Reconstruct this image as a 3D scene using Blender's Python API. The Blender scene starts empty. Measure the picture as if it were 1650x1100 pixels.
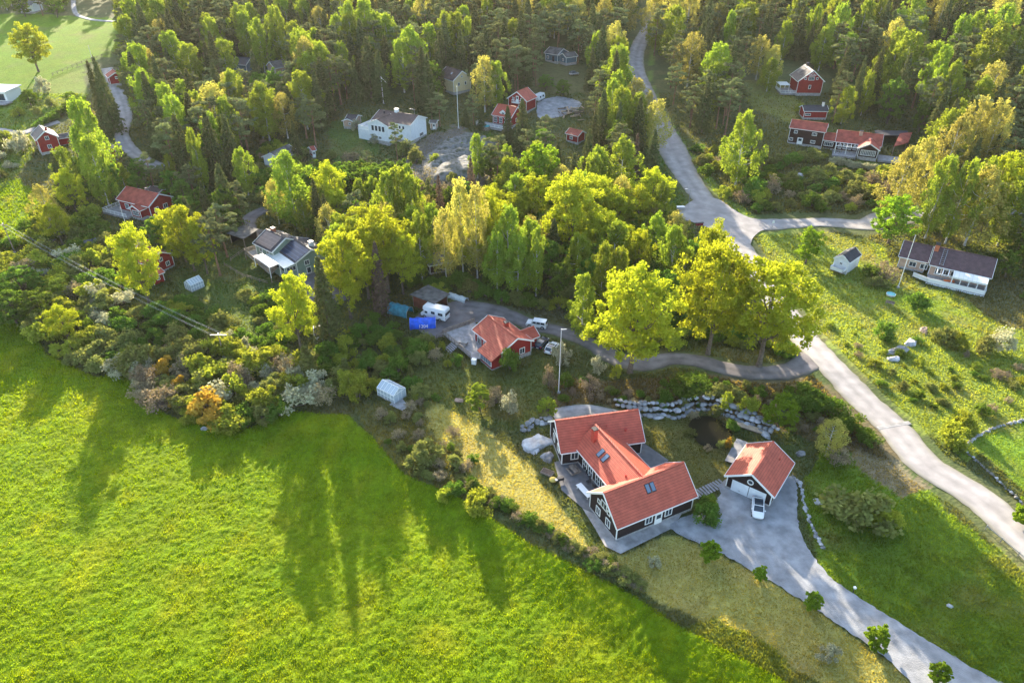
import bpy, math, random
import numpy as np
from mathutils import Vector, Matrix
from mathutils.geometry import delaunay_2d_cdt
random.seed(11)
rng = np.random.default_rng(11)
R = math.radians
# ------------------------------------------------------------ camera, sky, sun, exposure
F, CX, CY, CH, TH = 1150.0, 825.0, 550.0, 80.0, R(33.3)
sc = bpy.context.scene
col = sc.collection
cd = bpy.data.cameras.new('camera'); cam = bpy.data.objects.new('camera', cd); col.objects.link(cam)
cam.location = (0, 0, CH); cam.rotation_euler = (math.pi/2-TH, 0, 0)
cd.sensor_width = 36; cd.lens = 36*F/1650; cd.clip_end = 12000; cd.clip_start = 0.5
sc.camera = cam
SUN_EL, SUN_AZ = R(18.0), R(-14.3)
w = bpy.data.worlds.new('World'); sc.world = w; w.use_nodes = True
nt = w.node_tree; sky = nt.nodes.new('ShaderNodeTexSky'); sky.sky_type = 'NISHITA'; sky.sun_disc = False
sky.sun_elevation = SUN_EL; sky.sun_rotation = SUN_AZ; sky.air_density = 1.0; sky.dust_density = 1.5
nt.links.new(sky.outputs[0], nt.nodes['Background'].inputs[0]); nt.nodes['Background'].inputs[1].default_value = 0.15
sd = bpy.data.lights.new('sun', 'SUN'); sun = bpy.data.objects.new('sun', sd); col.objects.link(sun)
sd.energy = 5.0; sd.angle = R(0.6); sd.color = (1.0, 0.86, 0.66)
sv = Vector((math.sin(SUN_AZ)*math.cos(SUN_EL), math.cos(SUN_AZ)*math.cos(SUN_EL), math.sin(SUN_EL)))
sun.rotation_euler = sv.to_track_quat('Z', 'Y').to_euler(); sun.location = (0, 0, 150)
vs = sc.view_settings; vs.view_transform = 'Standard'; vs.look = 'None'; vs.exposure = 2.0; vs.gamma = 1
sc.cycles.use_denoising = True; sc.cycles.max_bounces = 6; sc.cycles.diffuse_bounces = 3
sc.cycles.transmission_bounces = 4; sc.cycles.transparent_max_bounces = 6; sc.cycles.glossy_bounces = 2
sc.cycles.volume_bounces = 0; sc.cycles.caustics_reflective = False; sc.cycles.caustics_refractive = False
sc.cycles.sample_clamp_indirect = 6

# ------------------------------------------------------------ terrain height and pixel <-> ground
def sstep(t):
    t = np.clip(t, 0, 1); return t*t*(3-2*t)
FN = (-0.597, -0.802)   # normal of the field's edge below the big house
def gz(x, y):
    x = np.asarray(x, float); y = np.asarray(y, float)
    h = 26*sstep((y-150)/300.0)
    h = h + 4.5*np.exp(-((x+19)/20.0)**2-((y-205)/13.0)**2)
    h = h + 1.6*np.exp(-((x-34)/26.0)**2-((y-113)/9.0)**2)
    h = h - 0.9*np.exp(-((x-30.5)/4.2)**2-((y-97)/3.4)**2)
    d = ((x+8.1)*FN[0]+(y-78.4)*FN[1]); h = h - 2.0*sstep((d+2.0)/10.0)*sstep((140-y)/40.0)
    h = h + 0.35*np.sin(x/17.0+1.0)*np.sin(y/23.0)*sstep((y-60)/60.0)
    return h
def at(px, py, h=0.0):
    a = (px-CX)/F; b = (CY-py)/F
    dx, dy, dz = a, math.cos(TH)+b*math.sin(TH), -math.sin(TH)+b*math.cos(TH)
    z = h
    for _ in range(40):
        t = (z-CH)/dz
        z = 0.5*z+0.5*(h+float(gz(dx*t, dy*t)))
    t = (z-CH)/dz
    return Vector((dx*t, dy*t, z))
def at_np(px, py, it=40):
    a = (px-CX)/F; b = (CY-py)/F
    dy = math.cos(TH)+b*math.sin(TH); dz = -math.sin(TH)+b*math.cos(TH)
    z = np.zeros_like(a)
    for _ in range(it):
        t = (z-CH)/dz; z = 0.5*z+0.5*gz(a*t, dy*t)
    return a*t, dy*t, z
def proj(x, y, z):
    x = np.asarray(x, float); y = np.asarray(y, float); z = np.asarray(z, float)-CH
    zc = y*math.cos(TH)-z*math.sin(TH); yc = y*math.sin(TH)+z*math.cos(TH)
    zc = np.where(zc < 1, 1, zc)
    return CX+F*x/zc, CY-F*yc/zc
def inpoly(px, py, poly):
    px = np.asarray(px, float); py = np.asarray(py, float)
    ins = np.zeros(px.shape, bool); n = len(poly)
    for i in range(n):
        x0, y0 = poly[i]; x1, y1 = poly[(i+1) % n]
        if y0 == y1: continue
        c = ((y0 > py) != (y1 > py)) & (px < (x1-x0)*(py-y0)/(y1-y0)+x0)
        ins ^= c
    return ins
def vnoise(x, y, seed=0):
    xi = np.floor(x).astype(np.int64); yi = np.floor(y).astype(np.int64)
    fx = x-xi; fy = y-yi; fx = fx*fx*(3-2*fx); fy = fy*fy*(3-2*fy)
    def h(a, b):
        n = (a*374761393+b*668265263+seed*974711) & 0x7fffffff
        n = ((n ^ (n >> 13))*1274126177) & 0x7fffffff
        return ((n ^ (n >> 16)) & 0xffff)/65535.0
    return (h(xi, yi)*(1-fx)+h(xi+1, yi)*fx)*(1-fy)+(h(xi, yi+1)*(1-fx)+h(xi+1, yi+1)*fx)*fy
def fbm(x, y, o=4, seed=0):
    s = 0; a = .5; f = 1
    for k in range(o): s = s+a*vnoise(x*f, y*f, seed+k*17); a *= .5; f *= 2.03
    return s

# ------------------------------------------------------------ materials
def mat(name, c, rough=.8, metal=0, noise=0, nscale=3, bump=0, bscale=8, spec=.3, coord='Object', c2=None, emis=0):
    m = bpy.data.materials.new(name); m.use_nodes = True; n = m.node_tree; b = n.nodes['Principled BSDF']
    b.inputs['Base Color'].default_value = (*c, 1); b.inputs['Roughness'].default_value = rough
    b.inputs['Metallic'].default_value = metal; b.inputs['Specular IOR Level'].default_value = spec
    tc = n.nodes.new('ShaderNodeTexCoord')
    if noise or c2:
        t = n.nodes.new('ShaderNodeTexNoise'); t.inputs['Scale'].default_value = nscale; t.inputs['Detail'].default_value = 6
        n.links.new(tc.outputs[coord], t.inputs['Vector'])
        r = n.nodes.new('ShaderNodeValToRGB'); lo = c; hi = c2 or tuple(min(1, v*(1+noise)) for v in c)
        if not c2: lo = tuple(v*(1-noise) for v in c)
        r.color_ramp.elements[0].color = (*lo, 1); r.color_ramp.elements[1].color = (*hi, 1)
        r.color_ramp.elements[0].position = .35; r.color_ramp.elements[1].position = .65
        n.links.new(t.outputs[0], r.inputs[0]); n.links.new(r.outputs[0], b.inputs['Base Color'])
    if bump:
        t = n.nodes.new('ShaderNodeTexNoise'); t.inputs['Scale'].default_value = bscale; t.inputs['Detail'].default_value = 5
        n.links.new(tc.outputs[coord], t.inputs['Vector'])
        bp = n.nodes.new('ShaderNodeBump'); bp.inputs['Strength'].default_value = bump; bp.inputs['Distance'].default_value = .1
        n.links.new(t.outputs[0], bp.inputs['Height']); n.links.new(bp.outputs[0], b.inputs['Normal'])
    return m
def nmath(n, op, a, b=None):
    x = n.nodes.new('ShaderNodeMath'); x.operation = op
    for i, v in enumerate((a, b)):
        if v is None: continue
        if isinstance(v, (int, float)): x.inputs[i].default_value = v
        else: n.links.new(v, x.inputs[i])
    return x.outputs[0]
def striped(name, c, row=.35, colw=.0, depth=.6, noise=.15, rough=.7, nsc=1.2, c2=None, vert=False, dark=.55):
    """tiles, planks or sheets: courses along the slope (uv v) and ribs across (uv u)"""
    m = mat(name, c, rough, noise=noise, nscale=nsc, c2=c2); n = m.node_tree; b = n.nodes['Principled BSDF']
    uv = n.nodes.new('ShaderNodeUVMap'); uv.uv_map = 'UVMap'; sp = n.nodes.new('ShaderNodeSeparateXYZ'); n.links.new(uv.outputs[0], sp.inputs[0])
    src = b.inputs['Base Color'].links[0].from_socket
    if row:
        fr = nmath(n, 'FRACT', nmath(n, 'DIVIDE', sp.outputs[0 if vert else 1], row)); line = nmath(n, 'LESS_THAN', fr, .16)
        mx = n.nodes.new('ShaderNodeMix'); mx.data_type = 'RGBA'; mx.blend_type = 'MULTIPLY'
        n.links.new(line, mx.inputs['Factor']); n.links.new(src, mx.inputs['A']); mx.inputs['B'].default_value = (dark, dark, dark, 1)
        n.links.new(mx.outputs['Result'], b.inputs['Base Color']); hgt = fr
        if colw:
            s = nmath(n, 'SINE', nmath(n, 'MULTIPLY', sp.outputs[0], 2*math.pi/colw))
            hgt = nmath(n, 'ADD', nmath(n, 'MULTIPLY', s, .5), nmath(n, 'MULTIPLY', fr, .6))
        bp = n.nodes.new('ShaderNodeBump'); bp.inputs['Strength'].default_value = depth; bp.inputs['Distance'].default_value = .05
        n.links.new(hgt, bp.inputs['Height']); n.links.new(bp.outputs[0], b.inputs['Normal'])
    return m
def leafmat(name, c, trans=.45, tint=(1.25, 1.1, .55), var=.35, hue=.25, attr=None, nsc=.35):
    m = bpy.data.materials.new(name); m.use_nodes = True; n = m.node_tree; n.nodes.clear()
    out = n.nodes.new('ShaderNodeOutputMaterial'); d = n.nodes.new('ShaderNodeBsdfDiffuse'); t = n.nodes.new('ShaderNodeBsdfTranslucent')
    mx = n.nodes.new('ShaderNodeMixShader'); mx.inputs[0].default_value = trans
    n.links.new(d.outputs[0], mx.inputs[1]); n.links.new(t.outputs[0], mx.inputs[2]); n.links.new(mx.outputs[0], out.inputs[0])
    g = n.nodes.new('ShaderNodeNewGeometry'); oi = n.nodes.new('ShaderNodeObjectInfo'); tc = n.nodes.new('ShaderNodeTexCoord')
    ns = n.nodes.new('ShaderNodeTexNoise'); ns.inputs['Scale'].default_value = nsc; n.links.new(tc.outputs['Object'], ns.inputs[0])
    hs = n.nodes.new('ShaderNodeHueSaturation')
    if attr:
        a = n.nodes.new('ShaderNodeVertexColor'); a.layer_name = attr; n.links.new(a.outputs[0], hs.inputs['Color'])
    else: hs.inputs['Color'].default_value = (*c, 1)
    # value: island + clump noise + object random
    v = nmath(n, 'ADD', nmath(n, 'MULTIPLY', g.outputs['Random Per Island'], var), nmath(n, 'MULTIPLY', ns.outputs[0], .7))
    v = nmath(n, 'ADD', v, nmath(n, 'MULTIPLY', oi.outputs['Random'], .35)); v = nmath(n, 'ADD', v, 1-var/2-.35-.175)
    hu = nmath(n, 'ADD', nmath(n, 'MULTIPLY', oi.outputs['Random'], hue*.12), .5-hue*.06)
    n.links.new(v, hs.inputs['Value']); n.links.new(hu, hs.inputs['Hue'])
    n.links.new(hs.outputs[0], d.inputs[0])
    tt = n.nodes.new('ShaderNodeMix'); tt.data_type = 'RGBA'; tt.blend_type = 'MULTIPLY'; tt.inputs['Factor'].default_value = 1
    tt.inputs['B'].default_value = (*tint, 1); n.links.new(hs.outputs[0], tt.inputs['A']); n.links.new(tt.outputs['Result'], t.inputs[0])
    return m
M = dict(
 tile=striped('red_tile', (.46, .098, .06), .42, .24, .9, .14, .6, nsc=1.0, dark=.58),
 tile_old=striped('weathered_red_tile', (.34, .075, .05), .3, .3, .7, .25, .75, nsc=.7),
 tile_brown=striped('brown_tile', (.085, .058, .055), .3, .3, .7, .2, .7, nsc=.8),
 roof_dark=striped('dark_roof', (.045, .045, .055), .35, .3, .5, .2, .6),
 roof_grey=mat('grey_felt', (.12, .115, .11), .9, noise=.4, nscale=.7, bump=.2),
 roof_purple=striped('plum_concrete_tile', (.095, .058, .062), .3, .3, .7, .2, .7),
 sheet=striped('white_roof_sheet', (.72, .74, .70), .9, 0, .3, .06, .4, vert=True, dark=.85),
 red=striped('red_planks', (.27, .017, .016), .22, 0, .4, .12, .85, vert=True, dark=.7),
 black=striped('dark_brown_planks', (.022, .013, .013), .22, 0, .4, .2, .8, vert=True, dark=.6),
 blackred=striped('tarred_planks', (.035, .014, .012), .22, 0, .4, .2, .85, vert=True, dark=.6),
 whitew=striped('white_planks', (.74, .76, .78), .2, 0, .35, .05, .7, dark=.8),
 yelloww=striped('cream_planks', (.66, .55, .32), .2, 0, .35, .06, .8, vert=True, dark=.8),
 greenw=striped('pale_green_planks', (.22, .29, .24), .2, 0, .35, .08, .8, dark=.8),
 bluew=striped('blue_grey_planks', (.09, .15, .20), .2, 0, .35, .1, .8, vert=True, dark=.8),
 brick=striped('pale_brick', (.48, .33, .25), .12, 0, .3, .12, .9, dark=.8),
 brownw=striped('rust_brown_planks', (.17, .05, .03), .2, 0, .4, .2, .9, vert=True),
 white=mat('white_paint', (.78, .78, .76), .5), cream=mat('cream_paint', (.6, .5, .33), .6),
 glass=mat('dark_glass', (.03, .045, .06), .08, spec=.8), skyglass=mat('roof_glass', (.12, .17, .24), .12, spec=.9),
 stone=mat('foundation', (.34, .33, .32), .9, noise=.2, nscale=2), concrete=mat('concrete', (.33, .32, .31), .9, noise=.25, nscale=.8, bump=.2),
 paving=striped('grey_paving', (.26, .26, .27), .6, 0, .3, .15, .9), deck=striped('grey_deck', (.32, .31, .31), .16, 0, .4, .2, .85),
 wood=mat('weathered_wood', (.24, .19, .15), .85, noise=.3, nscale=2), woodnew=mat('pale_wood', (.42, .32, .22), .8, noise=.2, nscale=2),
 metal=mat('grey_metal', (.45, .46, .48), .35, metal=.8), darkmetal=mat('dark_metal', (.04, .04, .045), .45, metal=.3),
 solar=striped('solar_panel', (.035, .045, .075), 1.0, 0, .2, .1, .2, dark=1.9), solar_b=striped('brown_solar_panel', (.17, .12, .10), 1.0, 0, .2, .1, .3, dark=1.3),
 brickred=mat('chimney_red', (.42, .06, .04), .7, noise=.15), brickor=mat('chimney_orange_brick', (.45, .14, .07), .8, noise=.2, nscale=4),
 rock=mat('grey_rock', (.22, .22, .225), .9, noise=.45, nscale=1.1, bump=.7, bscale=3), rocklight=mat('pale_rock', (.42, .42, .43), .9, noise=.3, nscale=.9, bump=.6, bscale=2.5),
 lichen=mat('lichen_rock', (.075, .08, .05), .95, nscale=.9, c2=(.22, .215, .21), bump=1, bscale=2.5),
 wallstone=mat('wall_stone', (.25, .255, .26), .9, noise=.5, nscale=.5, bump=.5, bscale=3),
 paint_w=mat('white_car_paint', (.78, .79, .8), .18, spec=.6), paint_d=mat('navy_car_paint', (.02, .03, .06), .15, spec=.6), paint_s=mat('silver_car_paint', (.42, .45, .48), .2, metal=.4),
 paint_r=mat('red_car_paint', (.25, .02, .02), .2, spec=.6), tyre=mat('tyre', (.02, .02, .02), .9), rim=mat('rim', (.5, .5, .52), .3, metal=.8),
 lamp=mat('lamp_glass', (.75, .75, .72), .15, spec=.7), tail=mat('tail_glass', (.35, .01, .01), .2),
 tarpb=mat('blue_tarpaulin', (.008, .10, .62), .35, noise=.25, nscale=1.2, bump=.6, bscale=2.5), tarpt=mat('teal_tarpaulin', (.03, .19, .25), .5, noise=.3, nscale=1, bump=.6, bscale=2),
 tarpw=mat('pale_tarpaulin', (.5, .55, .55), .5, noise=.15, bump=.8, bscale=2), tent=mat('white_canvas', (.75, .72, .66), .8, bump=.3, bscale=2),
 asphalt=mat('asphalt', (.31, .29, .28), .92, noise=.13, nscale=.45, bump=.3, bscale=20), asphalt_d=mat('dark_gravel', (.155, .14, .14), .95, noise=.25, nscale=.4, bump=.4, bscale=9),
 gravel=mat('grey_gravel', (.27, .275, .285), .95, noise=.24, nscale=.55, bump=.7, bscale=7),
 water=mat('pond_water', (.012, .012, .008), .25, spec=.15), cable=mat('cable', (.45, .45, .45), .6),
 bark=mat('bark', (.13, .10, .075), .95, noise=.3, nscale=3, bump=.6), birchbark=mat('birch_bark', (.52, .50, .46), .8, noise=.35, nscale=2.5), pinebark=mat('pine_bark', (.24, .13, .08), .9, noise=.3, nscale=2, bump=.6),
 twig=mat('twig', (.17, .13, .11), .9), soil=mat('soil', (.10, .075, .06), .95, noise=.3),
 pool=mat('pool_water', (.05, .38, .42), .1, spec=.6), yellow=mat('yellow_cushion', (.55, .42, .1), .8), orange=mat('orange_plastic', (.6, .14, .03), .5), signred=mat('dark_red_paint', (.16, .01, .02), .6),
)
M['tileor'] = M['tile']
L = dict(
 oak=leafmat('oak_leaf', (.34, .385, .035), .5, (1.2, 1.15, .5), .35, .1),
 oakg=leafmat('oak_green_leaf', (.22, .33, .03), .5, (1.15, 1.15, .5), .35, .1),
 birch=leafmat('birch_leaf', (.24, .31, .045), .5, (1.2, 1.15, .5), .35, .3),
 gold=leafmat('golden_leaf', (.38, .36, .10), .45, (1.15, 1.08, .6), .4, .15),
 lush=leafmat('lush_leaf', (.125, .20, .035), .45, (1.2, 1.2, .5), .35, .3),
 pine=leafmat('pine_needle', (.185, .215, .095), .3, (1.15, 1.08, .7), .4, .25),
 spruce=leafmat('spruce_needle', (.11, .13, .05), .25, (1.2, 1.05, .7), .4, .3),
 dead=leafmat('dry_needle', (.16, .12, .09), .25, (1.2, 1, .8), .4),
 yellowb=leafmat('yellow_leaf', (.30, .34, .05), .45, (1.2, 1.15, .5), .4, .15),
 olive=leafmat('olive_leaf', (.22, .24, .075), .4, (1.15, 1.1, .6), .4, .2),
 white=leafmat('white_blossom', (.42, .42, .28), .35, (1.1, 1.05, .8), .5, .05),
 orange=leafmat('orange_leaf', (.50, .34, .06), .45, (1.15, 1.05, .6), .4, .1),
 bare=leafmat('bud_twig', (.30, .25, .16), .3, (1.2, 1.1, .7), .45),
 grass=leafmat('grass_blade', (.1, .2, .02), .7, (1.6, 1.42, .5), .5, 0, 'Col'),
)
def groundmat(name, sc1=.9, rough=.95, bump=.6):
    m = bpy.data.materials.new(name); m.use_nodes = True; n = m.node_tree; b = n.nodes['Principled BSDF']
    b.inputs['Roughness'].default_value = rough; b.inputs['Specular IOR Level'].default_value = .1
    a = n.nodes.new('ShaderNodeVertexColor'); a.layer_name = 'Col'; tc = n.nodes.new('ShaderNodeTexCoord')
    t = n.nodes.new('ShaderNodeTexNoise'); t.inputs['Scale'].default_value = sc1; t.inputs['Detail'].default_value = 9; t.inputs['Roughness'].default_value = .7
    n.links.new(tc.outputs['Object'], t.inputs[0])
    v = nmath(n, 'ADD', nmath(n, 'MULTIPLY', t.outputs[0], 1.5), .25)
    hs = n.nodes.new('ShaderNodeHueSaturation'); n.links.new(a.outputs[0], hs.inputs['Color']); n.links.new(v, hs.inputs['Value'])
    t3 = n.nodes.new('ShaderNodeTexNoise'); t3.inputs['Scale'].default_value = .13; t3.inputs['Detail'].default_value = 4; n.links.new(tc.outputs['Object'], t3.inputs[0])
    n.links.new(nmath(n, 'ADD', nmath(n, 'MULTIPLY', t3.outputs[0], .06), .47), hs.inputs['Hue'])
    n.links.new(hs.outputs[0], b.inputs['Base Color'])
    t2 = n.nodes.new('ShaderNodeTexNoise'); t2.inputs['Scale'].default_value = 2.2; t2.inputs['Detail'].default_value = 6; n.links.new(tc.outputs['Object'], t2.inputs[0])
    bp = n.nodes.new('ShaderNodeBump'); bp.inputs['Strength'].default_value = bump; bp.inputs['Distance'].default_value = .35
    n.links.new(t2.outputs[0], bp.inputs['Height']); n.links.new(bp.outputs[0], b.inputs['Normal'])
    return m
M['ground'] = groundmat('ground_cover'); M['field'] = groundmat('field_grass', 1.4, .9, .5)

for k_ in ('asphalt', 'asphalt_d', 'gravel', 'concrete_g', 'paving_g'):   # wheel tracks and patches come from the Col attribute
    if k_ == 'concrete_g': M[k_] = M['concrete'].copy()
    if k_ == 'paving_g': M[k_] = M['paving'].copy()
    n = M[k_].node_tree; b = n.nodes['Principled BSDF']; src = b.inputs['Base Color'].links[0].from_socket
    a = n.nodes.new('ShaderNodeVertexColor'); a.layer_name = 'Col'; mx = n.nodes.new('ShaderNodeMix'); mx.data_type = 'RGBA'; mx.blend_type = 'MULTIPLY'; mx.inputs['Factor'].default_value = 1
    n.links.new(src, mx.inputs['A']); n.links.new(a.outputs[0], mx.inputs['B']); n.links.new(mx.outputs['Result'], b.inputs['Base Color'])
# ------------------------------------------------------------ mesh helpers
def np_mesh(name, V, Fc, m, parent=None, colors=None, smooth=False):
    V = np.asarray(V, np.float32); Fc = np.asarray(Fc, np.int32); k = Fc.shape[1]
    me = bpy.data.meshes.new(name); me.vertices.add(len(V)); me.vertices.foreach_set('co', V.ravel())
    me.loops.add(Fc.size); me.loops.foreach_set('vertex_index', Fc.ravel())
    me.polygons.add(len(Fc)); me.polygons.foreach_set('loop_start', np.arange(0, Fc.size, k, dtype=np.int32))
    if smooth: me.polygons.foreach_set('use_smooth', np.ones(len(Fc), bool))
    if colors is not None:
        a = me.color_attributes.new('Col', 'FLOAT_COLOR', 'POINT')
        c = np.ones((len(V), 4), np.float32); c[:, :3] = colors; a.data.foreach_set('color', c.ravel())
    me.update(calc_edges=True); me.materials.append(m)
    o = bpy.data.objects.new(name, me); col.objects.link(o)
    if parent: o.parent = parent
    return o
def tag(o, label=None, cat=None, group=None, kind=None):
    if label: o['label'] = label
    if cat: o['category'] = cat
    if group: o['group'] = group
    if kind: o['kind'] = kind
    return o
def thing(name, label, cat, loc, group=None):
    o = bpy.data.objects.new(name, None); col.objects.link(o); o.location = loc; o.empty_display_size = .3
    return tag(o, label, cat, group)
class Fr:
    """local frame: origin and yaw; p(u,v,w) gives world coordinates"""
    def __init__(s, o, yaw): s.o = Vector(o); s.yaw = yaw; s.c = math.cos(yaw); s.s = math.sin(yaw)
    def p(s, u, v, w): return Vector((s.o.x+u*s.c-v*s.s, s.o.y+u*s.s+v*s.c, s.o.z+w))
class MB:
    def __init__(s): s.v = []; s.f = []
    def poly(s, pts):
        i = len(s.v); s.v += [tuple(p) for p in pts]; s.f.append(tuple(range(i, i+len(pts))))
    def hexa(s, b, t):
        i = len(s.v); s.v += [tuple(p) for p in b]+[tuple(p) for p in t]; n = len(b)
        s.f.append(tuple(range(i+n-1, i-1, -1))); s.f.append(tuple(range(i+n, i+2*n)))
        for k in range(n): s.f.append((i+k, i+(k+1) % n, i+n+(k+1) % n, i+n+k))
    def box(s, fr, u0, u1, v0, v1, w0, w1):
        s.hexa([fr.p(u0, v0, w0), fr.p(u1, v0, w0), fr.p(u1, v1, w0), fr.p(u0, v1, w0)], [fr.p(u0, v0, w1), fr.p(u1, v0, w1), fr.p(u1, v1, w1), fr.p(u0, v1, w1)])
    def bar(s, a, b, w, h=None):
        a = Vector(a); b = Vector(b); d = (b-a).normalized(); h = h or w
        side = d.cross(Vector((0, 0, 1)));
        if side.length < .01: side = Vector((1, 0, 0))
        side = side.normalized()*w/2; up = side.cross(d).normalized()*h/2
        s.hexa([a-side-up, a+side-up, a+side+up, a-side+up], [b-side-up, b+side-up, b+side+up, b-side+up])
    def tube(s, pts, rad, n=7):
        pts = [Vector(p) for p in pts]; i0 = len(s.v)
        for k, p in enumerate(pts):
            d = (pts[min(k+1, len(pts)-1)]-pts[max(k-1, 0)]).normalized()
            a = d.cross(Vector((0, 1, .13))).normalized(); b = d.cross(a); r = rad[k] if isinstance(rad, (list, tuple)) else rad
            for j in range(n): t = 2*math.pi*j/n; s.v.append(tuple(p+a*math.cos(t)*r+b*math.sin(t)*r))
        for k in range(len(pts)-1):
            for j in range(n): s.f.append((i0+k*n+j, i0+k*n+(j+1) % n, i0+(k+1)*n+(j+1) % n, i0+(k+1)*n+j))
        s.f.append(tuple(range(i0+n-1, i0-1, -1))); e = i0+(len(pts)-1)*n; s.f.append(tuple(range(e, e+n)))
    def cyl(s, c, r, h, n=16, r2=None): s.tube([c, Vector(c)+Vector((0, 0, h))], [r, r if r2 is None else r2], n)
    def loft(s, secs):
        n = len(secs[0]); i0 = len(s.v)
        for q in secs: s.v += [tuple(p) for p in q]
        for k in range(len(secs)-1):
            for j in range(n): s.f.append((i0+k*n+j, i0+k*n+(j+1) % n, i0+(k+1)*n+(j+1) % n, i0+(k+1)*n+j))
        s.f.append(tuple(range(i0+n-1, i0-1, -1))); e = i0+(len(secs)-1)*n; s.f.append(tuple(range(e, e+n)))
    def split(s, name, m, parent=None, n=8):
        for k in range(0, len(s.v), n):
            q = MB(); q.v = s.v[k:k+n]; q.f = [tuple(i-k for i in f) for f in s.f if k <= f[0] < k+n]; q.build(name, m, parent)
    def build(s, name, m, parent=None, smooth=False, bevel=0, loc=None):
        base = Vector((0, 0, 0)); q = parent
        while q is not None: base = base+q.location; q = q.parent
        if loc is not None: base = Vector(loc)
        me = bpy.data.meshes.new(name); me.from_pydata([(v[0]-base.x, v[1]-base.y, v[2]-base.z) for v in s.v], [], s.f); me.update()
        uvl = me.uv_layers.new(name='UVMap')
        for p in me.polygons:
            n = p.normal; u = Vector((0, 0, 1)).cross(n)
            u = Vector((1, 0, 0)) if u.length < .05 else u.normalized()
            v = n.cross(u)
            for li in p.loop_indices:
                c = me.vertices[me.loops[li].vertex_index].co; uvl.data[li].uv = (c.dot(u), c.dot(v))
            if smooth: p.use_smooth = True
        me.materials.append(m); o = bpy.data.objects.new(name, me); col.objects.link(o)
        if parent: o.parent = parent
        if loc is not None: o.location = loc
        if bevel:
            b = o.modifiers.new('bevel', 'BEVEL'); b.width = bevel; b.segments = 2; b.limit_method = 'ANGLE'
        return o
RECTS = []   # (x0,y0,x1,y1,depth): what must stay in view
def keep(x0, y0, x1, y1, py=None):
    RECTS.append((x0, y0, x1, y1, at((x0+x1)/2, py or y1).y))
EXC = []     # footprints with no trees: (x,y,r)

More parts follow.
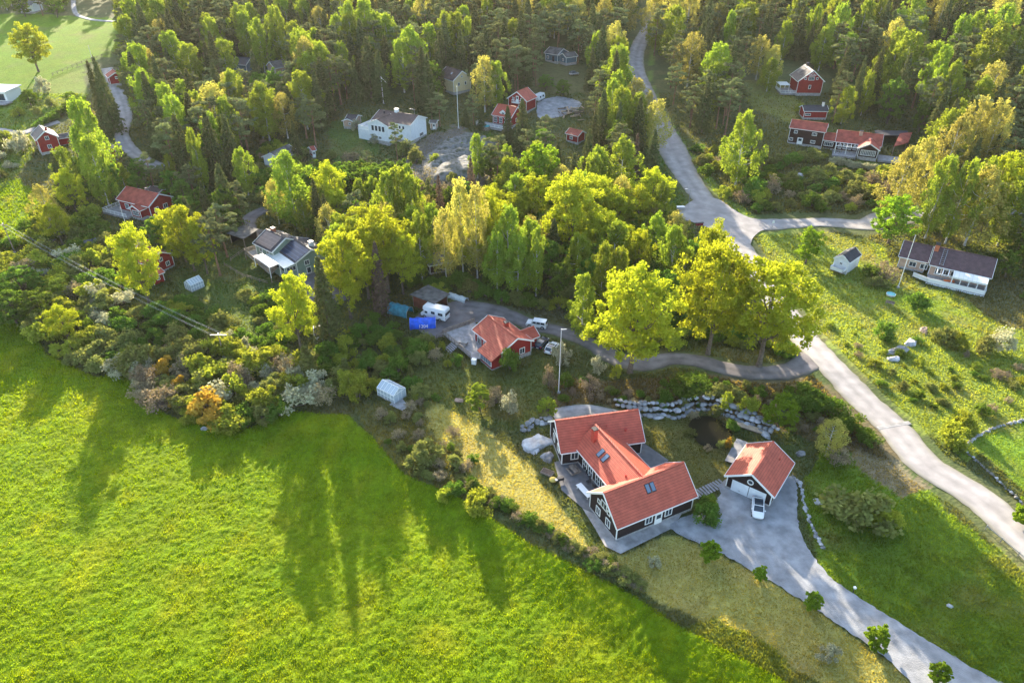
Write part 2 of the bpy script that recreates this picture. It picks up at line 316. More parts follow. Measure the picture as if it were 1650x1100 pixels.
# ------------------------------------------------------------ land cover (pixel outlines turned to ground patches)
FIELD = [(-400, 470), (0, 503), (45, 512), (75, 570), (150, 606), (210, 604), (228, 648), (300, 680), (400, 690), (470, 662), (560, 668), (600, 705), (650, 762), (740, 800), (850, 872), (950, 922), (1010, 952), (1100, 1012), (1200, 1062), (1290, 1110), (1500, 1260), (1500, 1500), (-900, 1500)]
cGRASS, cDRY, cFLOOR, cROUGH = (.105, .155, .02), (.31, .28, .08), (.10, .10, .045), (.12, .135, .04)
COVER = [ # (poly, colour, grass height, softness px)
 ([(-600, 285), (30, 288), (85, 328), (62, 372), (20, 405), (-600, 470)], (.115, .185, .006), .3, 4),
 ([(-600, 30), (60, 22), (192, 30), (198, 80), (130, 104), (60, 150), (-600, 190)], (.125, .215, .008), .2, 3),
 ([(20, 152), (135, 105), (138, 165), (60, 200), (-50, 215), (-50, 160)], (.15, .22, .03), .2, 4),
 ([(-100, 160), (60, 190), (60, 240), (10, 300), (-100, 290)], (.12, .18, .03), .3, 4),
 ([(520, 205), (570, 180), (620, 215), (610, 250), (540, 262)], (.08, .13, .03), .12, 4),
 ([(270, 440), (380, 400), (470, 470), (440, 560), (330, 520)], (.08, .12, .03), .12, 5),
 ([(850, 100), (940, 100), (960, 150), (860, 150)], (.13, .13, .05), .2, 4),
 ([(670, 225), (740, 200), (800, 230), (780, 300), (690, 300), (640, 270)], (.15, .14, .12), .1, 6),
 ([(1195, 130), (1260, 130), (1290, 165), (1290, 200), (1230, 190), (1200, 160)], (.17, .18, .05), .2, 4),
 ([(1240, 180), (1300, 220), (1440, 265), (1430, 320), (1260, 340), (1180, 320), (1120, 240), (1180, 200)], (.11, .12, .045), .4, 6),
 ([(1335, 255), (1430, 262), (1430, 272), (1350, 270)], (.09, .16, .03), .1, 2),
 ([(1215, 372), (1290, 366), (1420, 392), (1450, 450), (1600, 490), (1750, 540), (1750, 700), (1650, 690), (1560, 740), (1480, 690), (1390, 600), (1330, 550), (1300, 500), (1250, 440)], (.175, .225, .04), .2, 5),
 ([(1290, 366), (1400, 385), (1420, 440), (1350, 400), (1290, 385)], (.19, .21, .045), .15, 4),
 ([(1430, 470), (1520, 485), (1580, 520), (1500, 520), (1420, 490)], (.15, .22, .03), .12, 4),
 ([(1560, 480), (1610, 440), (1750, 470), (1750, 560), (1600, 520)], (.12, .12, .055), .25, 5),
 ([(1563, 712), (1650, 680), (1800, 640), (1800, 900), (1650, 790)], (.13, .21, .025), .1, 1),
 ([(1290, 790), (1340, 700), (1440, 740), (1560, 850), (1700, 950), (1900, 1100), (1900, 1300), (1600, 1120), (1400, 980), (1320, 920)], (.125, .195, .022), .3, 5),
 ([(1370, 720), (1440, 735), (1500, 790), (1450, 800), (1390, 760)], (.20, .17, .10), .15, 8),
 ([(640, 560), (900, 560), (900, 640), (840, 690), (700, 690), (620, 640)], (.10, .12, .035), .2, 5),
 ([(560, 650), (700, 640), (760, 700), (740, 800), (650, 765), (600, 705)], (.14, .14, .05), .4, 6),
 ([(690, 640), (760, 672), (850, 745), (905, 815), (965, 895), (1010, 885), (1085, 860), (1150, 890), (1250, 940), (1330, 990), (1420, 1055), (1520, 1110), (1330, 1110), (1180, 1030), (1000, 935), (900, 872), (800, 805), (735, 740), (690, 690)], cDRY, .12, 5),
 ([(1150, 990), (1240, 1040), (1330, 1110), (1500, 1260), (1400, 1260), (1200, 1062), (1100, 1012)], (.13, .16, .03), .35, 6),
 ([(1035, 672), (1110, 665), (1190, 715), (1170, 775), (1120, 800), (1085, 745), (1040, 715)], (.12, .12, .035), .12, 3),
 ([(880, 612), (1030, 610), (1300, 600), (1390, 650), (1460, 740), (1380, 730), (1250, 690), (1060, 650), (900, 655)], (.14, .115, .06), .3, 6),
 ([(1050, 70), (1064, 75), (1046, 110), (1062, 160), (1092, 215), (1132, 270), (1182, 325), (1225, 352), (1195, 352), (1150, 310), (1105, 240), (1060, 170), (1042, 120)], (.15, .22, .04), .25, 2),
 ([(1012, 60), (1028, 70), (1014, 100), (1020, 140), (1040, 190), (1085, 290), (1110, 330), (1080, 340), (1050, 280), (1010, 160), (1000, 100)], (.09, .14, .035), .3, 3),
 ([(800, 490), (920, 500), (920, 540), (860, 510)], (.10, .10, .05), .2, 5),
]
def cover(x, y):
    """colour and grass height at ground points"""
    z = gz(x, y); px, py = proj(x, y, z)
    n1 = fbm(x/2.3, y/2.3, 3, 5)-.45; n2 = fbm(x/2.3, y/2.3, 3, 55)-.45
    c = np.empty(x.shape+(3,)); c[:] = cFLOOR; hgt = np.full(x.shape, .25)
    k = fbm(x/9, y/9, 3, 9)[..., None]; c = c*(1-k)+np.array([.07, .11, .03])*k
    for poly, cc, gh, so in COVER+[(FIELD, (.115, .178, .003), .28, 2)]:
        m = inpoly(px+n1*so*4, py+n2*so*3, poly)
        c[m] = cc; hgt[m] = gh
    # dry patches in all grass
    d = np.clip((fbm(x/5, y/5, 4, 31)-.5)*4, 0, 1)[..., None]
    fm = inpoly(px, py, FIELD)[..., None]
    c = c*1.0
    c = np.where(fm, c*(1-.35*d)+np.array([.27, .27, .01])*.35*d, c*(1-.4*d)+np.array([.20, .16, .075])*.4*d)
    c = c*(.86+.28*fbm(x/3.1, y/3.1, 3, 77)[..., None])
    return c, hgt, fm[..., 0]
ys = [-3000, -1200, -400, -150, -40, 10]
y = 30.0
while y < 470: ys.append(y); y += .45+y*.0035
while y < 9000: ys.append(y); y *= 1.15
ys = np.array(ys)
us = np.concatenate([[-60, -20, -6, -3, -2, -1.5], np.linspace(-1.2, 1.2, 420), [1.5, 2, 3, 6, 20, 60]])
X = us[None, :]*np.clip(np.abs(ys), 50, 1e9)[:, None]; Y = np.repeat(ys[:, None], len(us), 1)
far = (np.abs(Y) > 700) | (Y < 20)
X = np.where(np.abs(X) > 9000, np.sign(X)*9000, X)
Z = gz(X, Y)
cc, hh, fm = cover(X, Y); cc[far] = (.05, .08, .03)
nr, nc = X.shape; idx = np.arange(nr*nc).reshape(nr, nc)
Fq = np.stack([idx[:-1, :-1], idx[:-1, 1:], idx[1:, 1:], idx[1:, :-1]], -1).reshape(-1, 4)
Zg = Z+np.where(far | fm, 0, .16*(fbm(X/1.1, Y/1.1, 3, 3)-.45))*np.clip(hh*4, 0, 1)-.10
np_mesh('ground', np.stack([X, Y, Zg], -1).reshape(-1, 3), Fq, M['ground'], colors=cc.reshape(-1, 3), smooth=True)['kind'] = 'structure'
# the lush field: its own displaced sheet
fx = np.arange(-150, 62, .31); fy = np.arange(38, 152, .31); FX, FY = np.meshgrid(fx, fy)
fpx, fpy = proj(FX, FY, gz(FX, FY))
cF, _, _ = cover(FX, FY)
lump = fbm(FX/1.1, FY/1.1, 4, 21); FZ = gz(FX, FY)+.12+.14*(lump-.3)+.26*(vnoise(FX/.45, FY/.45, 8)-.5)
inside = inpoly(fpx+3*(fbm(FX, FY, 2, 4)-.5), fpy+6*(fbm(FX, FY, 2, 44)-.5), FIELD)
ii = np.arange(FX.size).reshape(FX.shape); q = inside[:-1, :-1] & inside[1:, 1:]
Fq = np.stack([ii[:-1, :-1], ii[:-1, 1:], ii[1:, 1:], ii[1:, :-1]], -1)[q]
used = np.unique(Fq); rm = np.zeros(FX.size, int); rm[used] = np.arange(len(used))
V = np.stack([FX, FY, FZ], -1).reshape(-1, 3)[used]
cF = cF.reshape(-1, 3)[used]*(.7+.6*lump.reshape(-1)[used][:, None])
np_mesh('field', V, rm[Fq], M['field'], colors=cF, smooth=True)['kind'] = 'structure'

# ------------------------------------------------------------ roads, paths, yards
ROADS = []
def densify(pts, step=1.2):
    out = []
    n = len(pts)
    for i in range(n-1):
        p0 = pts[max(i-1, 0)]; p1 = pts[i]; p2 = pts[i+1]; p3 = pts[min(i+2, n-1)]
        k = max(2, int((p2-p1).length/step))
        for j in range(k):
            t = j/k; out.append(.5*((2*p1)+(p2-p0)*t+(2*p0-5*p1+4*p2-p3)*t*t+(3*p1-p0-3*p2+p3)*t**3))
    out.append(pts[-1]); return out
def strip(name, pxs, width, m, dz=.06, cols=14):
    P = densify([Vector((at(a, b).x, at(a, b).y)) for a, b in pxs]); V = []; Fc = []
    wds = width if isinstance(width, list) else [width]*len(pxs)
    ROADS.append((np.array([[p.x, p.y] for p in P]), max(wds)/2))
    for i, p in enumerate(P):
        d = (P[min(i+1, len(P)-1)]-P[max(i-1, 0)]).normalized(); nrm = Vector((-d.y, d.x))
        t = i/(len(P)-1)*(len(wds)-1); a = int(t); wd = wds[a]+(wds[min(a+1, len(wds)-1)]-wds[a])*(t-a)
        for j in range(cols+1):
            q = p+nrm*wd*(j/cols-.5)
            if j in (0, cols): q = q+nrm*random.uniform(-.18, .18)
            V.append((q.x, q.y, float(gz(q.x, q.y))+dz+(-.12 if j in (0, cols) else 0)))
    for i in range(len(P)-1):
        for j in range(cols):
            a = i*(cols+1)+j; Fc.append((a, a+cols+1, a+cols+2, a+1))
    tr_ = np.interp(np.arange(cols+1)/cols, [0, .06, .2, .3, .42, .5, .6, .7, .8, .94, 1], [.62, .9, 1.0, 1.12, 1.0, .9, 1.0, 1.12, 1.0, .9, .62]); A_ = np.array(V)
    cw = np.tile(tr_, len(P))[:, None]*wear(A_[:, 0], A_[:, 1]); cw[:, 2] *= np.tile(np.interp(np.arange(cols+1)/cols, [0, .15, .85, 1], [.8, 1, 1, .8]), len(P))
    o = np_mesh(name, V, Fc, m, smooth=True, colors=cw); o['kind'] = 'structure'; return o
AREAS = []
def wear(x, y): return np.repeat((.78+.44*fbm(np.asarray(x)/1.7, np.asarray(y)/1.7, 4, 41))[:, None], 3, 1)
def area(name, pxs, m, dz=.05, step=.8, kind='structure', jit=.25):
    P = [at(a, b) for a, b in pxs]; W = [(p.x, p.y) for p in P]; AREAS.append(W)
    x0, x1 = min(p[0] for p in W), max(p[0] for p in W); y0, y1 = min(p[1] for p in W), max(p[1] for p in W)
    B = densify([Vector(q) for q in W+[W[0]]], max(.5, step))[:-1] if jit > .1 else [Vector(W[i]).lerp(Vector(W[(i+1) % len(W)]), k/4) for i in range(len(W)) for k in range(4)]
    if jit > .1: B = [q+Vector((random.uniform(-jit, jit), random.uniform(-jit, jit)))*.7 for q in B]
    n = len(B); gx, gy = np.meshgrid(np.arange(x0, x1, step*1.5), np.arange(y0, y1, step*1.5)); ins = inpoly(gx, gy, [(q.x, q.y) for q in B])
    I = [Vector((a_, b_)) for a_, b_ in zip(gx[ins], gy[ins])]
    vs_, _, fs_, *_ = delaunay_2d_cdt(B+I, [], [list(range(n))], 1, 1e-4)
    o = np_mesh(name, [(v.x, v.y, float(gz(v.x, v.y))+dz) for v in vs_], [list(f) for f in fs_ if len(f) == 3], m, smooth=True, colors=wear([v.x for v in vs_], [v.y for v in vs_])); o['kind'] = kind; return o
strip('main_road', [(1052, 20), (1045, 45), (1031, 70), (1025, 90), (1025, 110), (1034, 137), (1052, 175), (1077, 228), (1106, 282), (1140, 330), (1182, 382), (1222, 440), (1262, 500), (1311, 560), (1387, 640), (1438, 686), (1490, 747), (1575, 800), (1650, 868), (1760, 970)], [7, 6.8, 6.6, 6.4, 6.6, 7, 7.2, 7.2, 8, 10, 8, 6.6, 6.2, 6.2, 6.2, 6.2, 6.2, 6.2, 6.2, 6.2], M['asphalt'], .08)
strip('side_road', [(1150, 345), (1200, 360), (1250, 361), (1330, 358), (1395, 362), (1430, 352), (1500, 345), (1560, 338), (1660, 345), (1800, 360)], [12, 7, 5, 6, 9, 5, 4, 4, 4, 4], M['asphalt'], .10)
strip('forest_lane', [(1140, 352), (1085, 352), (1020, 357), (960, 356), (880, 350), (780, 352), (690, 355), (620, 368), (540, 350), (470, 330), (410, 345), (400, 368), (425, 378)], 4.2, M['asphalt_d'], .07)
strip('house_lane', [(1312, 578), (1270, 597), (1220, 600), (1170, 593), (1120, 580), (1080, 577), (1035, 585), (990, 575), (950, 552), (900, 533), (860, 524), (800, 500), (745, 492)], [6, 4.4, 4, 4, 4.2, 4.6, 4.6, 4, 4, 4, 4, 4.5, 5], M['asphalt_d'], .07)
strip('village_lane', [(172, 110), (186, 140), (197, 165), (203, 190), (196, 215), (205, 235), (228, 255), (260, 270)], 4.6, M['asphalt'], .07)
strip('track', [(-60, 205), (0, 211), (28, 216), (58, 207), (95, 196)], [5, 4.5, 4.5, 3.5, 3], M['asphalt'], .07)
strip('field_path', [(118, -5), (121, 20), (140, 30), (170, 34), (230, 36)], 2.4, M['gravel'], .07)
strip('garden_path', [(890, 668), (915, 663), (950, 660), (1000, 668)], [3, 3.5, 3, 2], M['gravel'], .05)
strip('drain_patch', [(1414, 690), (1440, 685), (1466, 681)], 1.0, M['concrete_g'], .09)
area('driveway', [(1157, 782), (1180, 770), (1245, 790), (1268, 768), (1283, 775), (1287, 850), (1305, 888), (1345, 935), (1420, 985), (1500, 1035), (1570, 1078), (1640, 1120), (1500, 1120), (1430, 1062), (1330, 992), (1230, 930), (1150, 885), (1080, 850), (1128, 822), (1160, 800)], M['gravel'], .07, .5)
area('yard', [(735, 485), (690, 497), (665, 520), (700, 545), (745, 526), (800, 512), (810, 500), (770, 490)], M['asphalt_d'], .05, .6)
area('junction', [(1105, 331), (1128, 318), (1158, 322), (1185, 340), (1215, 353), (1262, 356), (1262, 365), (1228, 372), (1212, 386), (1206, 402), (1178, 388), (1145, 369), (1112, 357), (1092, 348)], M['asphalt'], .125, .7, jit=.12)
area('gravel_yard', [(866, 163), (900, 156), (935, 165), (925, 180), (887, 192), (866, 188)], M['gravel'], .06, .8)
area('house_yard', [(470, 440), (545, 440), (560, 480), (500, 500)], M['asphalt_d'], .05, .8)

# ------------------------------------------------------------ plant meshes
def quads(P, size, up=0.0, elong=1.0, flat=0.0):
    """one small leaf-clump face per point"""
    n = len(P); nrm = rng.normal(size=(n, 3)); nrm[:, 2] = nrm[:, 2]*(1-flat*.5)+flat*1.2
    nrm /= np.linalg.norm(nrm, axis=1)[:, None]
    a = np.cross(nrm, rng.normal(size=(n, 3))); a /= np.linalg.norm(a, axis=1)[:, None]
    if up: a[:, 2] -= up; a /= np.linalg.norm(a, axis=1)[:, None]
    b = np.cross(nrm, a); s = size*rng.uniform(.6, 1.25, n)[:, None]
    a = a*s*elong*.5; b = b*s*.5
    V = np.stack([P-a*1.1, P+b*.9, P+a, P-b], 1).reshape(-1, 3)
    return V, np.arange(n*4).reshape(n, 4)
def cloud(C, rad, n, sq=(1, 1, 1), power=2.4):
    C = np.asarray(C); k = len(C); d = rng.normal(size=(k, n, 3)); d /= np.linalg.norm(d, axis=2)[..., None]
    r = rng.random((k, n, 1))**(1/power); rad = np.asarray(rad).reshape(-1, 1, 1)
    return (C[:, None, :]+d*r*rad*np.array(sq)).reshape(-1, 3)
PLANTS = {}   # kind -> list of (trunk_mesh, crown_mesh, height, width)
def reg(kind, trunk_mb, V, Fc, leaf, bark, H, W, tname='trunk', cname='crown'):
    c = np_mesh(cname, V, Fc, L[leaf]); me = c.data; bpy.data.objects.remove(c)
    tm = None
    if trunk_mb is not None:
        t = trunk_mb.build(tname, M[bark]); tm = t.data; bpy.data.objects.remove(t)
    PLANTS.setdefault(kind, []).append((tm, me, H, W))
def trunk(H, r, lean=.3, limbs=(), n=7, top=.12):
    mb = MB(); a = random.uniform(-lean, lean); b = random.uniform(-lean, lean)
    pts = [Vector((a*math.sin(t*2.2)*t, b*math.sin(t*2.7+.5)*t, H*t-.3*(t == 0))) for t in (0, .06, .25, .5, .75, 1)]
    mb.tube(pts, [r*1.5, r*1.05, r*.85, r*.62, r*.38, r*top], n)
    for (s, e) in limbs:
        s = Vector(s); e = Vector(e); m = (s+e)/2+Vector((0, 0, -.12*(e-s).length))
        rr = r*.32
        mb.tube([s, m, e], [rr, rr*.6, rr*.2], 5)
    return mb
def lobed(s, H, W, base, nlobe, percl, flat=.8, topw=.75):
    """cluster centres on a few big lobes, so the crown is uneven and lets the background through"""
    C = []; rad = []
    for k in range(nlobe):
        t = (k+.5)/nlobe; a = k*2.39996+s.uniform(-.5, .5); env = math.sin(math.pi*min(.97, .18+.82*t**1.1)*.98)**.6
        env = max(env, .25); rr = W/2*env*(.62 if t < .93 else .2)*s.uniform(.65, 1.12); zc = H*(base+(1-base)*(.12+.74*t)); R_ = W*s.uniform(.15, .23)
        c = np.array([rr*math.cos(a), rr*math.sin(a), zc])
        for j in range(percl):
            d = s.normal(size=3); d /= np.linalg.norm(d); d[2] = d[2]*.7+.35*(s.random() < .7)
            C.append(c+d*R_*s.uniform(.55, 1.05)*np.array([1, 1, flat])); rad.append(R_*s.uniform(.24, .42))
    return np.array(C), np.array(rad)
def mk_oak(kind, leaf, H=16, W=14, nlobe=17, per=11, nl=42, base=.2, seed=0, bark='bark', size=.46):
    s = np.random.default_rng(seed); C, rad = lobed(s, H, W, base, nlobe, per)
    P = cloud(C, rad, nl, (1, 1, .7)); V, Fc = quads(P, size, flat=.5)
    limbs = [((0, 0, H*random.uniform(base, base+.28)), tuple(c)) for c in C[::max(1, len(C)//26)]]
    reg(kind, trunk(H*.82, H*.021, .6, limbs), V, Fc, leaf, bark, H, W)
def mk_birch(kind, leaf, H=18, W=7.5, ncl=64, nl=95, base=.14, seed=0, bark='birchbark', size=.36, pw=.78, lobes=11):
    s = np.random.default_rng(seed); C = []; rad = []
    for k in range(ncl):
        t = (k+.5)/ncl; env = math.sin(math.pi*min(.975, max(.03, t**pw*.95+.03)))**.6
        a = k*2.39996+s.uniform(-.5, .5); rr = W/2*env*s.uniform(.3, 1.0)*(1+.25*math.sin(3*a+seed+t*5))
        C.append([rr*math.cos(a), rr*math.sin(a), H*(base+(1-base)*(.03+t*.93))]); rad.append((.45+.10*W)*s.uniform(.6, 1.25)*(1-.35*t))
    P = cloud(C, rad, nl, (.8, .8, 1.5)); V, Fc = quads(P, size, up=.8, elong=1.4)
    limbs = [((0, 0, C[k][2]*.8), tuple(C[k])) for k in range(0, ncl, 4)]
    reg(kind, trunk(H*.92, H*.0115, .5, limbs), V, Fc, leaf, bark, H, W)
def mk_pine(kind, leaf, H=16, W=7.5, seed=0, ncl=30, base=.34):
    s = np.random.default_rng(seed); C, rad = lobed(s, H, W, base, 11, 6, .5); rad = rad*1.25
    P = cloud(C, rad, 46, (1, 1, .5), 3); V, Fc = quads(P, .42, flat=.7)
    limbs = [((0, 0, c[2]-.5), tuple(c)) for c in C[::4]]
    reg(kind, trunk(H*.93, H*.0145, .5, limbs), V, Fc, leaf, 'pinebark', H, W)
def mk_spruce(kind, leaf, H=18, W=6.2, seed=0, dens=1.0):
    s = np.random.default_rng(seed); P = []
    for z in np.linspace(H*.06, H*.97, 34):
        t = z/H; r = W/2*(1-t)**.82*s.uniform(.8, 1.12)+.15; nb = 9; off = s.uniform(0, 6)
        for b in range(nb):
            a = off+b*2*math.pi/nb+s.uniform(-.2, .2); rl = r*s.uniform(.75, 1.12); n = int((3+rl*4.5)*dens)
            u = s.uniform(.2, 1, n)**.75; side = s.normal(0, .10+.10*rl*.5, n)
            P.append(np.stack([rl*u*math.cos(a)-side*math.sin(a), rl*u*math.sin(a)+side*math.cos(a), z-.30*rl*u*u+s.normal(0, .07, n)], 1))
    P = np.concatenate(P+[np.array([[0, 0, H*f] for f in (.93, .95, .97, .985, 1.0)])]); V, Fc = quads(P, .42, up=.3, elong=1.3, flat=.6)
    reg(kind, trunk(H*.98, H*.013, .05, ()), V, Fc, leaf, 'bark', H, W)
def mk_bush(kind, leaf, H=2.6, W=3.6, seed=0, ncl=26, nl=80, size=.24, bark='twig', sq=(1, 1, .8), sparse=False):
    s = np.random.default_rng(seed); C = []
    for k in range(ncl):
        d = s.normal(size=3); d /= np.linalg.norm(d); d[2] = abs(d[2]); rr = s.uniform(.45, 1)**.5
        lob = (1+.35*math.sin(2*math.atan2(d[1], d[0])+seed*1.7))*s.uniform(.8, 1.2); d[2] *= s.uniform(.7, 1.2)
        C.append([d[0]*W/2*.78*rr*lob, d[1]*W/2*.78*rr*lob, .14*H+d[2]*H*.72*rr])
    rad = s.uniform(.10, .25, ncl)*W*.9; P = cloud(C, rad, nl, sq, 2.0); P[:, 2] = np.maximum(P[:, 2], .02)
    V, Fc = quads(P, size)
    mb = MB()
    for c in C[:9 if not sparse else 20]: mb.tube([(0, 0, -.1), (c[0]*.4, c[1]*.4, c[2]*.6), c], [.05, .035, .01], 4)
    reg(kind, mb, V, Fc, leaf, bark, H, W, 'stem', 'foliage')
for i in range(5):
    mk_oak('oak', 'oak', 17, 15, 19+i, 12, 62, .18, i+1, size=.36)
    mk_birch('birch', 'birch', 17, 8.8, 70, 95, .12, i+10)
    mk_pine('pine', 'pine', 15.5, 7.6, i+20)
    mk_spruce('spruce', 'spruce', 17.5, 6.8, i+30)
    mk_oak('broadleaf', 'lush', 12, 9.5, 14, 9, 46, .08, i+40, size=.42)
for i in range(3):
    mk_oak('green_oak', 'oakg', 16, 13, 17, 12, 46, .12, i+50)
    mk_birch('golden', 'gold', 17, 9.2, 64, 75, .14, i+60, size=.32)
    mk_birch('slim', 'birch', 14, 4.8, 46, 70, .10, i+70, size=.32, pw=.7)
    mk_oak('small_tree', 'oakg', 5, 4.2, 13, 9, 60, .08, i+80, size=.3)
    mk_oak('fresh_tree', 'birch', 6, 5, 11, 8, 55, .08, i+90, size=.3)
    mk_bush('shrub', 'lush', seed=i+100); mk_bush('yellow_shrub', 'yellowb', seed=i+110); mk_bush('olive_shrub', 'olive', seed=i+120)
    mk_bush('blossom_shrub', 'white', seed=i+130, ncl=20, nl=70, size=.22); mk_bush('orange_shrub', 'orange', 3.2, 2.6, seed=i+140, sq=(1, 1, 1.1))
    mk_bush('bare_shrub', 'bare', 2.8, 3.4, seed=i+150, nl=45, size=.18, sparse=True)
mk_spruce('dead_spruce', 'dead', 16, 5, 160, .55)
mk_spruce('juniper', 'olive', 4, 1.8, 161, .5)

NAMES = {'oak': ('oak_tree', 'tree', 'yellow-green oak'), 'green_oak': ('oak_tree', 'tree', 'fresh green oak'), 'birch': ('birch_tree', 'tree', 'bright green birch'),
 'golden': ('birch_tree', 'tree', 'golden brown birch'), 'slim': ('birch_tree', 'tree', 'slim upright green birch'), 'pine': ('pine_tree', 'tree', 'grey-green pine'), 'spruce': ('spruce_tree', 'tree', 'dark conical spruce'),
 'broadleaf': ('broadleaf_tree', 'tree', 'dense green broadleaf tree'), 'small_tree': ('small_tree', 'tree', 'small yellow-green tree'), 'fresh_tree': ('small_tree', 'tree', 'small fresh green tree'),
 'shrub': ('green_shrub', 'shrub', 'round green shrub'), 'yellow_shrub': ('yellow_shrub', 'shrub', 'yellow-green shrub'), 'olive_shrub': ('olive_shrub', 'shrub', 'olive brown shrub'),
 'blossom_shrub': ('blossom_shrub', 'shrub', 'pale blossoming shrub'), 'orange_shrub': ('orange_shrub', 'shrub', 'orange-leaved shrub'), 'bare_shrub': ('bare_shrub', 'shrub', 'half-bare brown shrub'),
 'dead_spruce': ('dead_spruce', 'tree', 'dead brown spruce'), 'juniper': ('juniper', 'shrub', 'narrow upright juniper')}
PL = []   # every plant put down: (obj, kind, x, y, h, w, label given)
COUNT = {}
def plant(kind, x, y, h=None, wd=None, label=None):
    var = PLANTS[kind]; tm, cm, H, W = var[random.randrange(len(var))]
    h = h or H*random.uniform(.8, 1.15); wd = wd or W*h/H
    nm, cat, desc = NAMES[kind]
    r = bpy.data.objects.new(nm, None); col.objects.link(r); r.empty_display_size = .3
    r.location = (x, y, float(gz(x, y))-.08); r.rotation_euler = (0, 0, random.uniform(0, 6.28)); r.scale = (wd/W, wd/W, h/H)
    tree = cat == 'tree'
    if tm:
        t = bpy.data.objects.new('trunk' if tree else 'stem', tm); col.objects.link(t); t.parent = r
    c = bpy.data.objects.new('crown' if tree else 'foliage', cm); col.objects.link(c); c.parent = r
    r['category'] = cat; r['group'] = desc+(' trees' if tree and 'tree' not in desc else 's')
    if label: r['label'] = label
    PL.append((r, kind, x, y, h, wd, bool(label))); COUNT[nm] = COUNT.get(nm, 0)+1
    return r
def top(kind, tx, ty, h, wd=None, label=None):
    p = at(tx, ty, h*.97); return plant(kind, p.x, p.y, h, wd, label)

